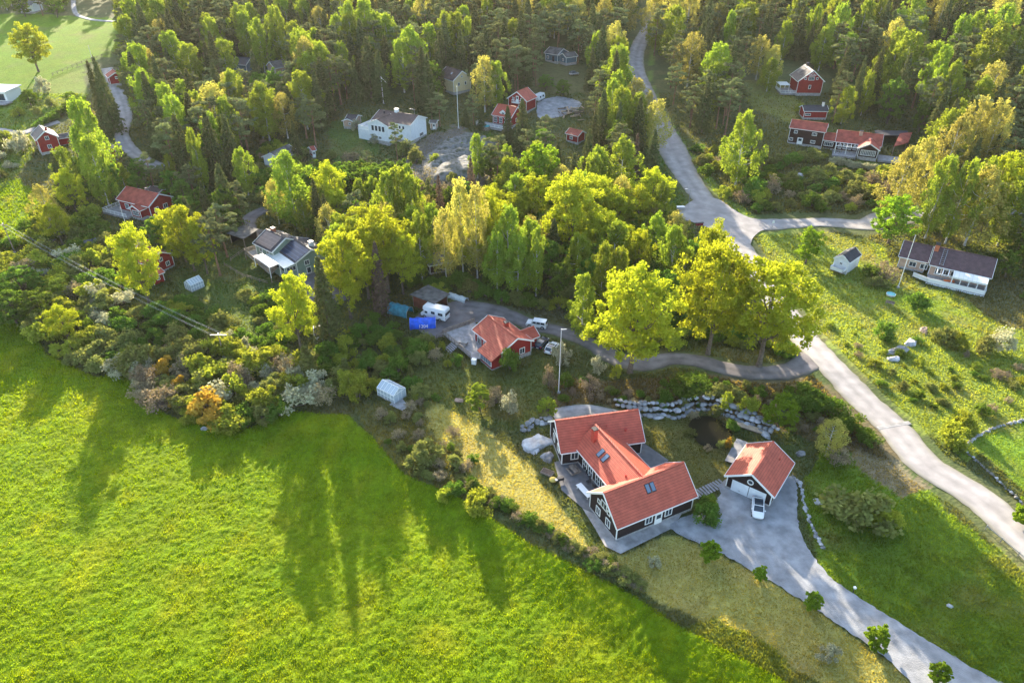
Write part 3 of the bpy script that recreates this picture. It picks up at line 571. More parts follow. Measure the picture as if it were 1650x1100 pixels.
# ------------------------------------------------------------ buildings
def ridge_frame(r1, r2, rh, L=None, yaw=None, gzero=None):
    a = at(*r1, rh); b = at(*r2, rh)
    if gzero is not None: a = at_abs(*r1, gzero+rh); b = at_abs(*r2, gzero+rh)
    c = (a+b)/2; d = b-a; yw = math.atan2(d.y, d.x) if yaw is None else R(yaw)
    L = L or math.hypot(d.x, d.y); z = float(gz(c.x, c.y)) if gzero is None else gzero
    return Fr((c.x, c.y, z), yw), L
def at_abs(px, py, z):
    a = (px-CX)/F; b = (CY-py)/F; dx, dy, dz = a, math.cos(TH)+b*math.sin(TH), -math.sin(TH)+b*math.cos(TH)
    t = (z-CH)/dz; return Vector((dx*t, dy*t, z))
class Wing:
    def __init__(s, root, fr, L, hw, eh, rh, wall, roof, ov=.45, gv=.4, th=.16, base='stone', bh=.35, trim='white', corner=True, walls=True, cut=None, lowwall=0, barge=True):
        s.root = root; s.fr = fr; s.L = L; s.hw = hw; s.eh = eh; s.rh = rh; s.trim = M[trim]; s.wy = hw-ov; s.wl = L/2-gv
        sl = (rh-eh)/hw; s.sl = sl; s.th = th
        EXC.append((fr.o.x, fr.o.y, max(L/2, hw)+.5))
        p = fr.p; U = L/2
        mb = MB(); top = [(-U, -hw, eh), (-U, 0, rh), (-U, hw, eh)]
        for sg in (-1, 1):
            e0, e1 = p(-U, sg*hw, eh), p(U, sg*hw, eh); r0, r1 = p(-U, 0, rh), p(U, 0, rh); dz = Vector((0, 0, th))
            if sg < 0: mb.hexa([e0-dz, e1-dz, r1-dz, r0-dz], [e0, e1, r1, r0])
            else: mb.hexa([r0-dz, r1-dz, e1-dz, e0-dz], [r0, r1, e1, e0])
        s.roof = mb.build('roof', M[roof], root)
        mb = MB(); mb.bar(p(-U+.02, 0, rh+.03), p(U-.02, 0, rh+.03), .3, .1); mb.build('ridge_cap', M[roof], root)
        if walls:
            wt = rh-sl*s.wy-th-.01; mb = MB(); A = []; B = []
            for u in (-s.wl, s.wl):
                q = [p(u, -s.wy, -.6-lowwall), p(u, s.wy, -.6-lowwall), p(u, s.wy, wt), p(u, 0, rh-th-.02), p(u, -s.wy, wt)]
                (A if u < 0 else B).extend(q)
            mb.hexa(A, B); mb.build('wall', M[wall], root)
            if base:
                mb = MB()
                e = .06; b0 = -.7-lowwall
                mb.box(fr, -s.wl-e, s.wl+e, -s.wy-e, -s.wy+.02, b0, bh); mb.box(fr, -s.wl-e, s.wl+e, s.wy-.02, s.wy+e, b0, bh)
                mb.box(fr, -s.wl-e, -s.wl+.02, -s.wy+.021, s.wy-.021, b0, bh); mb.box(fr, s.wl-.02, s.wl+e, -s.wy+.021, s.wy-.021, b0, bh)
                mb.build('foundation', M[base], root)
            if corner:
                mb = MB(); c = .13
                for u in (-s.wl, s.wl):
                    for v in (-s.wy, s.wy): mb.box(fr, u-c/2 if u > 0 else u-.07, u+.07 if u > 0 else u+c/2, v-.07 if v < 0 else v-c/2, v+c/2 if v < 0 else v+.07, bh+.003 if base else -.5, wt-.02)
                mb.split('corner_board', s.trim, root)
        if trim:
            mb = MB(); dn = -.13
            for u in ((-U-.03, U+.03) if barge else ()):
                for sg in (-1, 1): mb.bar(p(u, sg*(hw+.02), eh+dn+.04), p(u, 0, rh+dn+.04), .07, .30)
            mb.split('barge_board', s.trim, root)
            mb = MB()
            for sg in (-1, 1): mb.bar(p(-U+.05, sg*(hw+.04), eh-.12), p(U-.05, sg*(hw+.04), eh-.12), .09, .16)
            mb.split('gutter', s.trim, root)
    def side(s, sd, u, z, out):
        if sd == 'F': return s.fr.p(u, -s.wy-out, z)
        if sd == 'B': return s.fr.p(-u, s.wy+out, z)
        if sd == 'L': return s.fr.p(-s.wl-out, -u, z)
        return s.fr.p(s.wl+out, u, z)
    def slab(s, mb, sd, u0, u1, z0, z1, o0, o1):
        P = [s.side(sd, u, z, o) for z in (z0, z1) for u, o in ((u0, o0), (u1, o0), (u1, o1), (u0, o1))]
        mb.hexa(P[:4], P[4:])
    def window(s, sd, u, z, w=1.0, h=1.2, nx=2, ny=1, name='window', fw=.12):
        mb = MB(); u0, u1 = u-w/2, u+w/2
        s.slab(mb, sd, u0, u1, z, z+fw, .0, .09); s.slab(mb, sd, u0, u1, z+h-fw, z+h, 0, .09)
        s.slab(mb, sd, u0, u0+fw, z+fw, z+h-fw, 0, .089); s.slab(mb, sd, u1-fw, u1, z+fw, z+h-fw, 0, .089)
        for k in range(1, nx): x = u0+w*k/nx; s.slab(mb, sd, x-.035, x+.035, z+fw, z+h-fw, 0, .08)
        for k in range(1, ny): y = z+h*k/ny; s.slab(mb, sd, u0+fw, u1-fw, y-.03, y+.03, 0, .078)
        f = mb.build(name, s.trim, s.root)
        mb = MB(); s.slab(mb, sd, u0+.03, u1-.03, z+.03, z+h-.03, .005, .045); mb.build('pane', M['glass'], f); return f
    def door(s, sd, u, w=1.0, h=2.0, m='white', z=.1, glass=True, name='door'):
        mb = MB(); s.slab(mb, sd, u-w/2, u+w/2, z, z+h, 0, .08); d = mb.build(name, M[m], s.root)
        if glass:
            mb = MB(); s.slab(mb, sd, u-w*.3, u+w*.3, z+h*.5, z+h*.88, .06, .1); mb.build('pane', M['glass'], d)
        mb = MB(); s.slab(mb, sd, u+w*.36, u+w*.42, z+h*.45, z+h*.52, .06, .14); mb.build('handle', M['metal'], d); return d
    def onroof(s, u, v, up=0):
        return s.fr.p(u, v, s.rh-s.sl*abs(v)+up)
    def skylight(s, u, v, w=.8, h=1.2, glass='skyglass'):
        sg = -1 if v < 0 else 1; dv = h/2/math.hypot(1, s.sl); a, b = v-dv, v+dv
        def sl(mb, u0, u1, v0, v1, z0, z1):
            q = lambda z: [s.onroof(u0, v0, z), s.onroof(u1, v0, z), s.onroof(u1, v1, z), s.onroof(u0, v1, z)]
            mb.hexa(q(z0), q(z1))
        mb = MB(); sl(mb, u-w/2, u+w/2, a, b, -.05, .10); f = mb.build('roof_window', M['darkmetal'], s.root)
        mb = MB(); sl(mb, u-w/2+.09, u+w/2-.09, a+.08, b-.08, .09, .115); mb.build('pane', M[glass], f)
    def panel(s, u0, u1, v0, v1, m, name='solar_panel'):
        mb = MB(); q = lambda z: [s.onroof(u0, v0, z), s.onroof(u1, v0, z), s.onroof(u1, v1, z), s.onroof(u0, v1, z)]
        mb.hexa(q(.05), q(.12)); mb.build(name, M[m], s.root)
    def chimney(s, u, v=0, w=.7, d=.7, h=1.1, m='brickred', cap=True):
        z = s.rh-s.sl*abs(v); mb = MB(); mb.box(s.fr, u-w/2, u+w/2, v-d/2, v+d/2, z-.8, z+h); c = mb.build('chimney', M[m], s.root)
        if cap:
            mb = MB(); mb.box(s.fr, u-w/2-.07, u+w/2+.07, v-d/2-.07, v+d/2+.07, z+h, z+h+.12); mb.build('chimney_cap', M['darkmetal'], c)
        return c
    def vent(s, u, v, h=.45, r=.12):
        q = s.onroof(u, v, -.05); mb = MB(); mb.cyl(q, r, h, 8); mb.cyl(q+Vector((0, 0, h)), r*1.5, .06, 8); mb.build('vent_pipe', M['darkmetal'] if s.roof.data.materials[0] != M['tile'] else M['brickred'], s.root)
def house(name, label, cat, r1, r2, rh, eh, hw, wall, roof, group=None, L=None, yaw=None, keeprect=None, **k):
    fr, LL = ridge_frame(r1, r2, rh, L, yaw)
    root = thing(name, label, cat, fr.o, group); wg = Wing(root, fr, LL, hw, eh, rh, wall, roof, **k)
    if keeprect: keep(*keeprect)
    return root, wg
def flatroof(root, fr, u0, u1, v0, v1, z, th, m, name='canopy_roof', dz=(0, 0)):
    mb = MB(); b = [fr.p(u0, v0, z), fr.p(u1, v0, z), fr.p(u1, v1, z+dz[1]), fr.p(u0, v1, z+dz[1])]; t = [q+Vector((0, 0, th)) for q in b]
    mb.hexa(b, t); return mb.build(name, M[m], root)
def railing(root, pts, h=1.0, m='white', z0=0, name='railing', solid=False, sp=1.4):
    mb = MB()
    for a, b in zip(pts[:-1], pts[1:]):
        a = Vector(a); b = Vector(b); n = max(1, int((b-a).length/sp)); up = Vector((0, 0, h))
        mb.bar(a+up, b+up, .1, .08); mb.bar(a+up*.12, b+up*.12, .05, .08)
        for k in range(n+1): q = a+(b-a)*k/n; mb.bar(q, q+up*.98, .09, .09)
        if solid:
            d = (b-a).normalized(); nr = Vector((-d.y, d.x, 0))*.02
            mb.hexa([a+up*.14-nr, b+up*.14-nr, b+up*.14+nr, a+up*.14+nr], [a+up*.94-nr, b+up*.94-nr, b+up*.94+nr, a+up*.94+nr])
        else:
            n2 = int((b-a).length/.22)
            for k in range(1, n2): q = a+(b-a)*k/n2; mb.bar(q+up*.12, q+up*.96, .03, .05)
    return mb.build(name, M[m], root)

# --- big H-shaped house
fA, LA = ridge_frame((894, 677), (1029, 659), 6.5)
fC, LC = ridge_frame((973, 795), (1101, 743), 6.5, yaw=26.5)
root = thing('farmhouse', 'large H-shaped dark brown house with bright red tiled roofs beside the stone-walled pond', 'house', (fC.o+fA.o)/2)
wA = Wing(root, fA, LA, 4.1, 3.0, 6.5, 'black', 'tile'); wC = Wing(root, fC, LC, 4.0, 3.0, 6.5, 'black', 'tile')
b0 = at(959, 684, 5.9); dB = Vector((math.cos(R(-63.5)), math.sin(R(-63.5)), 0)); LB = 13.6
fB = Fr(b0+dB*LB/2-Vector((0, 0, 5.9+float(gz(b0.x, b0.y))))+Vector((0, 0, 0)), R(-63.5)); fB.o.z = fC.o.z
wB = Wing(root, fB, LB, 4.0, 3.1, 5.9, 'black', 'tile', gv=.05, trim='white', barge=False, corner=False)
wB.skylight(-1.9, -2.0, .8, 1.5); wB.skylight(-.6, -2.0, .8, 1.5); wB.vent(4.4, -1.6)
wA.vent(1.2, -1.6, .3, .08); wA.vent(4.2, -2.4, .35, .2)
wC.skylight(-.2, -1.3, .75, 1.4, 'skyglass'); wC.skylight(.65, -1.3, .75, 1.4, 'skyglass')
wB.chimney(-4.6, -1.5, .75, .75, 2.3)
wA.window('F', -4.6, 1.0, 1.3, 1.6, 2, 1); wA.window('L', -1.2, 1.1, 1.1, 1.4, 2); wA.window('L', 1.4, 1.1, 1.1, 1.4, 2)
mb = MB(); wA.slab(mb, 'L', -1.8, 1.8, 3.0, 3.4, 0, .05); mb.build('gable_panel', M['white'], root)
for u in (-1.3, 1.3): wC.window('L', u, .75, 1.15, 1.5, 2, 1)
wC.window('L', 0, 3.15, 1.5, 1.35, 2, 1); wC.window('L', -1.3, 3.05, .75, .8, 1); wC.window('L', 1.3, 3.05, .75, .8, 1)
wC.window('F', -1.2, .9, 1.3, 1.4, 2, 1); wC.window('F', 2.3, .9, 1.3, 1.4, 2, 1); wC.door('F', .55, 1.3, 2.1)
for u in (-3.6, -1.9, .2, 2.0): wB.window('F', u, .3, 1.3, 1.9, 2, 2)
for u in (-3, 1): wB.window('B', u, .9, 1.2, 1.3, 2)
keep(880, 640, 1130, 880)
# paving round it
area('terrace', [(893, 745), (925, 735), (985, 790), (958, 828), (940, 820), (905, 790)], M['paving_g'], .09, .3, jit=.05)
area('gable_path', [(936, 815), (978, 822), (1006, 866), (1103, 820), (1085, 850), (1000, 892), (975, 880), (958, 850)], M['concrete_g'], .06, .3, jit=.05)
area('doorstep', [(1040, 851), (1068, 838), (1080, 850), (1053, 864)], M['concrete_g'], .10, .3, jit=.03)
area('inner_court', [(1010, 720), (1035, 712), (1078, 742), (1046, 757)], M['paving_g'], .07, .3, jit=.05)

# --- double garage
rt, wG = house('garage', 'double garage with red tiled roof and two white doors behind the white car', 'garage', (1246, 711), (1212, 763.6), 5.0, 2.5, 3.9, 'black', 'tile', L=9.2, keeprect=(1165, 700, 1290, 815))
for u in (-1.35, 1.35):
    mb = MB(); wG.slab(mb, 'R', u-1.3, u+1.3, .05, 2.15, 0, .07); d = mb.build('garage_door', M['whitew'], rt)
    mb = MB(); wG.slab(mb, 'R', u-.15, u+.15, .5, .6, .05, .12); mb.build('handle', M['metal'], d)
mb = MB(); q = wG.side('R', 0, 3.1, .08)
ax = wG.side('R', 0, 3.1, 0)
for k in range(16):
    a0, a1 = 2*math.pi*k/16, 2*math.pi*(k+1)/16
    mb.bar(wG.side('R', .42*math.cos(a0), 3.1+.42*math.sin(a0), .06), wG.side('R', .42*math.cos(a1), 3.1+.42*math.sin(a1), .06), .13, .13)
rw = mb.build('round_window', M['white'], rt)
mb = MB(); mb.hexa([wG.side('R', .36*math.cos(2*math.pi*k/12), 3.1+.36*math.sin(2*math.pi*k/12), .01) for k in range(12)], [wG.side('R', .36*math.cos(2*math.pi*k/12), 3.1+.36*math.sin(2*math.pi*k/12), .04) for k in range(12)]); mb.build('pane', M['glass'], rw)
wG.vent(-2.5, 2.0, .3, .08)

# --- middle red house
rt, wM = house('red_house', 'red wooden house with grey sun deck between the yard and the blossoming tree', 'house', (786, 508), (834.5, 544), 5.4, 3.4, 3.9, 'red', 'tile', keeprect=(700, 500, 862, 592), bh=.9, lowwall=.6)
p = wM.fr
fp = Fr(p.p(1.9, -4.2, 0), p.yaw)
# front wing: a lower lean-to continuing the roof
mb = MB(); sl = wM.sl
mb.hexa([p.p(.3, -3.85, 3.38), p.p(wM.L/2, -3.85, 3.38), p.p(wM.L/2, -6.2, 3.4-.51*2.35-.02), p.p(.3, -6.2, 3.4-.51*2.35-.02)], [p.p(.3, -3.85, 3.56), p.p(wM.L/2, -3.85, 3.56), p.p(wM.L/2, -6.2, 3.4-.51*2.35+.16), p.p(.3, -6.2, 3.4-.51*2.35+.16)])
mb.build('lean_to_roof', M['tile'], rt)
mb = MB(); x0, x1 = .7, wM.L/2-.45
mb.hexa([p.p(x0, -5.8, -1.2), p.p(x1, -5.8, -1.2), p.p(x1, -3.4, -1.2), p.p(x0, -3.4, -1.2)], [p.p(x0, -5.8, 2.3), p.p(x1, -5.8, 2.3), p.p(x1, -3.4, 3.3), p.p(x0, -3.4, 3.3)]); mb.build('porch_wall', M['red'], rt)
mb = MB(); mb.box(p, x0-.06, x1+.06, -5.87, -5.8, -1.3, .2); mb.box(p, x1+.002, x1+.07, -5.79, -3.5, -1.3, .2); mb.build('porch_foundation', M['stone'], rt)
mb = MB()
mb.box(p, x0+.1, x1-.1, -5.9, -5.805, .7, 2.2); f = mb.build('window_band', M['white'], rt); mb = MB()
n = 6
for k in range(n): a = x0+.2+(x1-x0-.4)*k/n; mb.box(p, a+.05, a+(x1-x0-.4)/n-.05, -5.93, -5.895, .85, 2.05)
mb.build('pane', M['skyglass'], f)
wM.window('R', -1.7, 1.1, 1.5, 1.4, 2, 1); wM.window('R', 1.3, 1.1, 1.3, 1.4, 2)
wM.window('F', -3.2, .5, 1.4, 1.9, 2); wM.window('F', -1.1, .5, 1.2, 1.9, 2)
wM.chimney(-.6, 1.3, .8, .8, .9, 'brickred'); wM.vent(-.2, .5, .4)
wM2 = Wing(rt, Fr(p.p(1.6, 4.0, 0), p.yaw+math.pi/2), 5.2, 2.0, 2.6, 3.9, 'red', 'tile', corner=False)
D = [at(*q, 1.0) for q in ((713.6, 536.4), (764.5, 519), (790, 541), (774, 577), (758, 574.5))]; zd = min(float(gz(q.x, q.y)) for q in D)+1.0
for q in D: q.z = zd
mb = MB(); mb.hexa([q-Vector((0, 0, .2)) for q in D][::-1], D[::-1]); mb.build('deck', M['deck'], rt)
mb = MB()
for q in (D[0], D[1], D[4], (D[0]+D[4])/2, (D[0]+D[1])/2): mb.bar(Vector((q.x, q.y, zd-1.8)), Vector((q.x, q.y, zd-.2)), .16)
mb.split('deck_post', M['wood'], rt)
railing(rt, [D[1], D[0], D[4]], .9, 'wood', sp=1.1)
mb = MB(); s0_ = (D[0]*.55+D[4]*.45); dv = (D[4]-D[0]).normalized(); nv = Vector((dv.y, -dv.x, 0))
for k in range(5): c_ = s0_+nv*(.3+k*.36); fr_ = Fr((c_.x, c_.y, zd-.2-k*.19), math.atan2(dv.y, dv.x)); mb.box(fr_, -1.1, 1.1, -.17, .17, -.05, 0)
mb.split('stair_step', M['deck'], rt)

# --- carport, tarps, greenhouse
def quadshed(name, label, cat, pts, h, m, wallm, open_side=None, dh=(0, 0, 0, 0), th=.15, rect=None, inset=.35):
    P = [at(*q, h) for q in pts]; c = sum(P, Vector())/len(P); g = min(float(gz(q.x, q.y)) for q in P); EXC.append((c.x, c.y, 4.5))
    root = thing(name, label, cat, (c.x, c.y, g)); mb = MB(); T = [Vector((q.x, q.y, g+h+d)) for q, d in zip(P, dh)]
    mb.hexa([t-Vector((0, 0, th)) for t in T], T); mb.build('roof', M[m], root)
    I = [c+(q-c)*(1-inset*2/max(3, (q-c).length)) for q in T]; k = len(I)
    for i in range(k):
        if open_side is not None and i in open_side: continue
        a, b = I[i], I[(i+1) % k]; d = (b-a).normalized(); nr = Vector((-d.y, d.x, 0))*.06; mb = MB(); zz = Vector((0, 0, 1))
        lo = lambda q: Vector((q.x, q.y, g-.5)); hi = lambda q: Vector((q.x, q.y, q.z-th-.02))
        mb.hexa([lo(a)-nr, lo(b)-nr, lo(b)+nr, lo(a)+nr], [hi(a)-nr, hi(b)-nr, hi(b)+nr, hi(a)+nr]); mb.build('wall', M[wallm], root)
    mb = MB()
    for q in I: mb.bar((q.x, q.y, g-.5), (q.x, q.y, q.z-th-.02), .17)
    mb.split('post', M['wood'], root)
    if rect: keep(*rect)
    return root, g
mz = lambda x, y: (600+x/5.5, 440+y/5.5)
quadshed('carport', 'brown wooden carport with flat mottled grey roof behind the white motorhome', 'carport', [mz(330, 185), mz(550, 268), mz(690, 185), mz(495, 100)], 3.0, 'roof_grey', 'brownw', (1,), rect=(655, 455, 728, 500))
def tarp(name, label, pxa, pxb, wdt, h, m, txt=False):
    a = at(*pxa); b = at(*pxb); c = (a+b)/2; d = (b-a); L_ = d.length; fr = Fr(c, math.atan2(d.y, d.x)); root = thing(name, label, 'tarpaulin', c)
    nu, nv = 22, 16; V = []; Fq = []
    for i in range(nu+1):
        u = (i/nu-.5)*L_
        for j in range(nv+1):
            t = (j/nv-.5)*math.pi; v = wdt/2*math.sin(t); z = h*max(0, math.cos(t))**.55
            z += .06*math.sin(u*3+j)+random.uniform(-.03, .03); sag = -.12*math.sin(i/nu*math.pi*3)**2
            q = fr.p(u, v*(1+.03*math.sin(u*4)), max(-.1, z+sag*(z > .5))); V.append(tuple(q-c))
    for i in range(nu):
        for j in range(nv): k = i*(nv+1)+j; Fq.append((k, k+1, k+nv+2, k+nv+1))
    o = np_mesh('sheet', V, Fq, M[m], root, smooth=True)
    mb = MB()
    for sg in (-1, 1):
        for j in range(9):
            t = (j/8-.5)*math.pi; t2 = ((j+1)/8-.5)*math.pi
            if j < 8: mb.bar(fr.p(sg*L_/2, wdt/2*math.sin(t), h*max(0, math.cos(t))**.55-.05), fr.p(sg*L_/2, wdt/2*math.sin(t2), h*max(0, math.cos(t2))**.55-.05), .06)
    mb.split('hoop_frame', M['metal'], root)
    EXC.append((c.x, c.y, 3)); return root, fr
tr, tf = tarp('tarpaulin_cover', 'blue tarpaulin over a stored boat, white digits on its side, in front of the motorhome', mz(335, 470), mz(565, 462), 2.6, 1.9, 'tarpb')
keep(658, 508, 704, 533); keep(625, 485, 665, 512)
def text(s, size, loc, rot, m, parent, name='lettering'):
    c = bpy.data.curves.new(name, 'FONT'); c.body = s; c.size = size; c.extrude = .01; c.align_x = 'CENTER'
    o = bpy.data.objects.new(name, c); col.objects.link(o)
    dg = bpy.context.evaluated_depsgraph_get(); me = bpy.data.meshes.new_from_object(o.evaluated_get(dg)); bpy.data.objects.remove(o)
    o = bpy.data.objects.new(name, me); col.objects.link(o); me.materials.clear(); me.materials.append(m); o.parent = parent
    o.location = Vector(loc)-parent.location; o.rotation_euler = rot; return o
text('1204', 1.0, tf.p(.1, -1.42, .35), (R(74), 0, tf.yaw), M['white'], tr)
tarp('tarpaulin_tunnel', 'teal tarpaulin storage tunnel left of the brown carport', mz(165, 330), mz(335, 375), 2.8, 2.0, 'tarpt')
tarp('boat_cover', 'long pale covered boat lying right of the brown carport', (724, 477), (752, 486), 1.7, .9, 'tarpw')

def greenhouse(label, r1, r2, rh, eh, hw, rect):
    fr, L_ = ridge_frame(r1, r2, rh); root = thing('greenhouse', label, 'greenhouse', fr.o); p = fr.p; U = L_/2; EXC.append((fr.o.x, fr.o.y, 2.8))
    fm = MB(); gl = MB(); n = 5
    for i in range(n+1):
        u = -U+2*U*i/n
        for sg in (-1, 1): fm.bar(p(u, sg*hw, 0), p(u, sg*hw, eh), .07); fm.bar(p(u, sg*hw, eh), p(u, 0, rh), .07)
    for sg in (-1, 1):
        for z in (.05, eh*.5, eh): fm.bar(p(-U, sg*hw, z), p(U, sg*hw, z), .08)
        gl.hexa([p(-U, sg*hw*.99, .1), p(U, sg*hw*.99, .1), p(U, sg*hw*.97, .1), p(-U, sg*hw*.97, .1)], [p(-U, sg*hw*.99, eh), p(U, sg*hw*.99, eh), p(U, sg*hw*.97, eh), p(-U, sg*hw*.97, eh)])
        gl.hexa([p(-U, sg*hw, eh-.03), p(U, sg*hw, eh-.03), p(U, 0, rh-.03), p(-U, 0, rh-.03)], [p(-U, sg*hw, eh), p(U, sg*hw, eh), p(U, 0, rh), p(-U, 0, rh)])
    fm.bar(p(-U, 0, rh), p(U, 0, rh), .1)
    for u in (-U, U):
        for z in (.05, eh): fm.bar(p(u, -hw, z), p(u, hw, z), .07)
        fm.bar(p(u, -.45, 0), p(u, -.45, rh*.9), .06); fm.bar(p(u, .45, 0), p(u, .45, rh*.9), .06)
        gl.hexa([p(u-.01, -hw, .1), p(u-.01, hw, .1), p(u-.01, hw, eh), p(u-.01, 0, rh-.05), p(u-.01, -hw, eh)], [p(u+.01, -hw, .1), p(u+.01, hw, .1), p(u+.01, hw, eh), p(u+.01, 0, rh-.05), p(u+.01, -hw, eh)])
    fm.build('frame', M['white'], root); gl.build('glazing', M['ghglass'], root)
    mb = MB(); mb.box(fr, -U-.05, U+.05, -hw-.05, hw+.05, -.3, .12); mb.build('plinth', M['concrete'], root)
    mb = MB()
    for v in (-hw+.5, hw-.5): mb.box(fr, -U+.3, U-.5, v-.3, v+.3, .13, .55)
    mb.split('planting_bench', M['wood'], root); keep(*rect)
gm = mat('greenhouse_glass', (.62, .70, .76), .12, spec=.8); gm.node_tree.nodes['Principled BSDF'].inputs['Alpha'].default_value = .62; M['ghglass'] = gm
greenhouse('white-framed glass greenhouse on a stone slab below the round bushes', (616, 611), (643, 625), 2.7, 1.8, 1.5, (598, 608, 650, 652))
greenhouse('small pale greenhouse on the lawn right of the red cottage', (300, 452), (320, 443.5), 2.5, 1.6, 1.3, (294, 442, 330, 472))
area('slab', [(627, 652), (646, 640), (659, 655), (648, 662)], M['concrete_g'], .08, .25, jit=.05)

# --- green house with solar panels
z2 = lambda x, y: (360+x/8.46, 340+y/8.46)
rt, wa = house('green_house', 'pale green split-level house with solar panels and a white canopied balcony', 'house', z2(920, 345), z2(1200, 525), 6.2, 4.2, 4.6, 'greenw', 'roof_dark', keeprect=(392, 365, 512, 462), lowwall=.5)
wa.panel(-wa.L/2+.7, wa.L/2-.3, -4.2, -.5, 'solar')
wb = Wing(rt, ridge_frame(z2(570, 237), z2(860, 375), 7.2)[0], 8.0, 4.3, 5.0, 7.2, 'greenw', 'roof_dark', lowwall=.5)
wb.panel(-3.4, 3.0, -3.9, -.4, 'solar_b'); wb.chimney(-2.4, .9, 1.0, .8, .9, 'brickor'); wa.chimney(1.9, 1.6, .95, .95, 1.2, 'white')
for u in (-1.5, 1.2): wa.window('R', u, 2.6, 1.3, 1.3, 2); wa.window('R', u+.2, .4, 1.2, 1.6, 1)
wb.window('F', -1.5, 3.2, 1.2, 1.3, 2); wb.window('F', 1.5, 3.2, 1.2, 1.3, 2)
p = wa.fr
flatroof(rt, p, -wa.L/2+.2, wa.L/2-.1, -7.4, -4.3, 3.7, .12, 'sheet', 'sunroom_roof', dz=(0, .35))
mb = MB(); mb.box(p, -wa.L/2+.6, wa.L/2-.5, -7.0, -4.1, -.8, 3.68); mb.build('sunroom_wall', M['greenw'], rt)
f = None
mb = MB(); mb.box(p, -wa.L/2+.8, wa.L/2-.7, -7.08, -7.002, 2.3, 3.55); f = mb.build('window_band', M['white'], rt); mb = MB()
for k in range(6): a = -wa.L/2+.95+k*(wa.L-1.9)/6; mb.box(p, a, a+(wa.L-1.9)/6-.15, -7.12, -7.07, 2.42, 3.42)
mb.build('pane', M['glass'], f)
mb = MB(); mb.box(p, wa.L/2-.499, wa.L/2-.43, -6.8, -4.4, 2.3, 3.5); f = mb.build('window_band', M['white'], rt); mb = MB()
for k in range(3): mb.box(p, wa.L/2-.44, wa.L/2-.40, -6.65+k*.75, -6.0+k*.75, 2.42, 3.4)
mb.build('pane', M['glass'], f)
P = [at(*z2(*q), 4.6) for q in ((415, 620), (530, 575), (760, 720), (625, 770))]; c = sum(P, Vector())/4+Vector((0, 0, .55))
mb = MB()
for i in range(4): mb.poly([P[i], P[(i+1) % 4], c])
mb.build('canopy', M['tent'], rt)
g0 = wa.fr.o.z; mb = MB()
for q in P: mb.bar((q.x, q.y, g0+2), (q.x, q.y, q.z), .12)
mb.split('canopy_post', M['white'], rt)
D = [at(*z2(*q), 2.1) for q in ((290, 560), (480, 500), (800, 720), (640, 860))]
mb = MB(); mb.hexa([Vector((q.x, q.y, g0+1.95)) for q in D], [Vector((q.x, q.y, g0+2.1)) for q in D]); mb.build('balcony_floor', M['deck'], rt)
railing(rt, [Vector((q.x, q.y, g0+2.1)) for q in (D[1], D[0], D[3], D[2])], 1.0, 'wood', solid=True)
mb = MB()
for q in D: mb.bar((q.x, q.y, g0-.5), (q.x, q.y, g0+1.95), .16)
mb.split('balcony_post', M['wood'], rt)
quadshed('carport', 'flat-roofed grey carport behind the green house with solar panels', 'carport', [z2(40, 292), z2(270, 380), z2(480, 242), z2(270, 175)], 3.0, 'roof_grey', 'black', (0, 1), rect=(364, 360, 398, 380))

# --- left-hand cottages
rt, q1 = house('red_cottage', 'red cottage with orange-red roof half hidden behind the yellow oak', 'house', (222, 395.5), (257, 406), 5.2, 3.2, 3.6, 'red', 'tile_old', keeprect=(222, 395, 268, 455))
q1.window('R', 0, 2.6, 1.0, 1.0, 2); q1.window('R', -1.5, .8, 1.1, 1.2, 2); q1.window('R', 1.5, .8, 1.1, 1.2, 2); q1.window('F', 1.5, .8, 1.2, 1.2, 2); q1.window('F', -1.5, .8, 1.2, 1.2, 2)
rt, q2 = house('shed', 'small red shed with a bright red lean roof just below the red cottage', 'shed', (236, 440), (258, 431), 2.9, 2.3, 1.7, 'red', 'tile', base=None); q2.window('F', 0, .8, .8, .8, 2)
rt, q3 = house('red_house', 'red house with plum roof and white railed deck at the left edge of the woods', 'house', (203, 299.6), (256, 313), 5.6, 3.3, 4.2, 'red', 'tile_old', keeprect=(172, 296, 275, 344))
for u in (-1.7, 1.3): q3.window('R', u, .9, 1.4, 1.4, 2)
q3.window('F', -3, .8, 1.5, 1.6, 3); q3.window('F', -.8, .8, 1.0, 1.6, 1); q3.chimney(1.0, .6, .7, .7, .8, 'metal')
w4 = Wing(rt, Fr(q3.fr.p(2.6, -4.4, 0), q3.fr.yaw-math.pi/2), 3.4, 2.2, 2.6, 3.7, 'red', 'tile_old'); w4.window('R', 0, .7, 2.4, 1.5, 4, 2)
p = q3.fr; mb = MB(); mb.box(p, -9.2, .3, -7.2, -3.9, -.3, .25); mb.box(p, -9.2, -4.2, -3.89, 0, -.3, .25); mb.split('deck', M['deck'], rt)
railing(rt, [p.p(-9.1, 0, .25), p.p(-9.1, -7.1, .25), p.p(.2, -7.1, .25)], 1, 'white')
rt, q5 = house('garage', 'brown-roofed red garage tucked behind the plum-roofed red house', 'garage', (243, 299), (262, 305), 3.6, 2.4, 2.6, 'red', 'tile_brown'); q5.door('F', 0, 2.2, 2)
rt, h1 = house('red_house', 'tall narrow red house with blue-grey roof beside the white blossoming tree', 'house', (63.6, 201), (71.3, 212), 6.8, 4.4, 3.3, 'red', 'roof_dark', L=8.5, keeprect=(50, 198, 96, 240))
for z in (1.2, 3.9): h1.window('R', 0, z, 1.2, 1.2, 2)
h1.chimney(1.0, .9, .6, .6, 1.0); h1.door('F', 1, 1, 2)
h1b = Wing(rt, Fr(h1.fr.p(-2.2, 4.4, 0), h1.fr.yaw+math.pi/2), 5, 2.2, 2.6, 3.4, 'red', 'roof_grey')
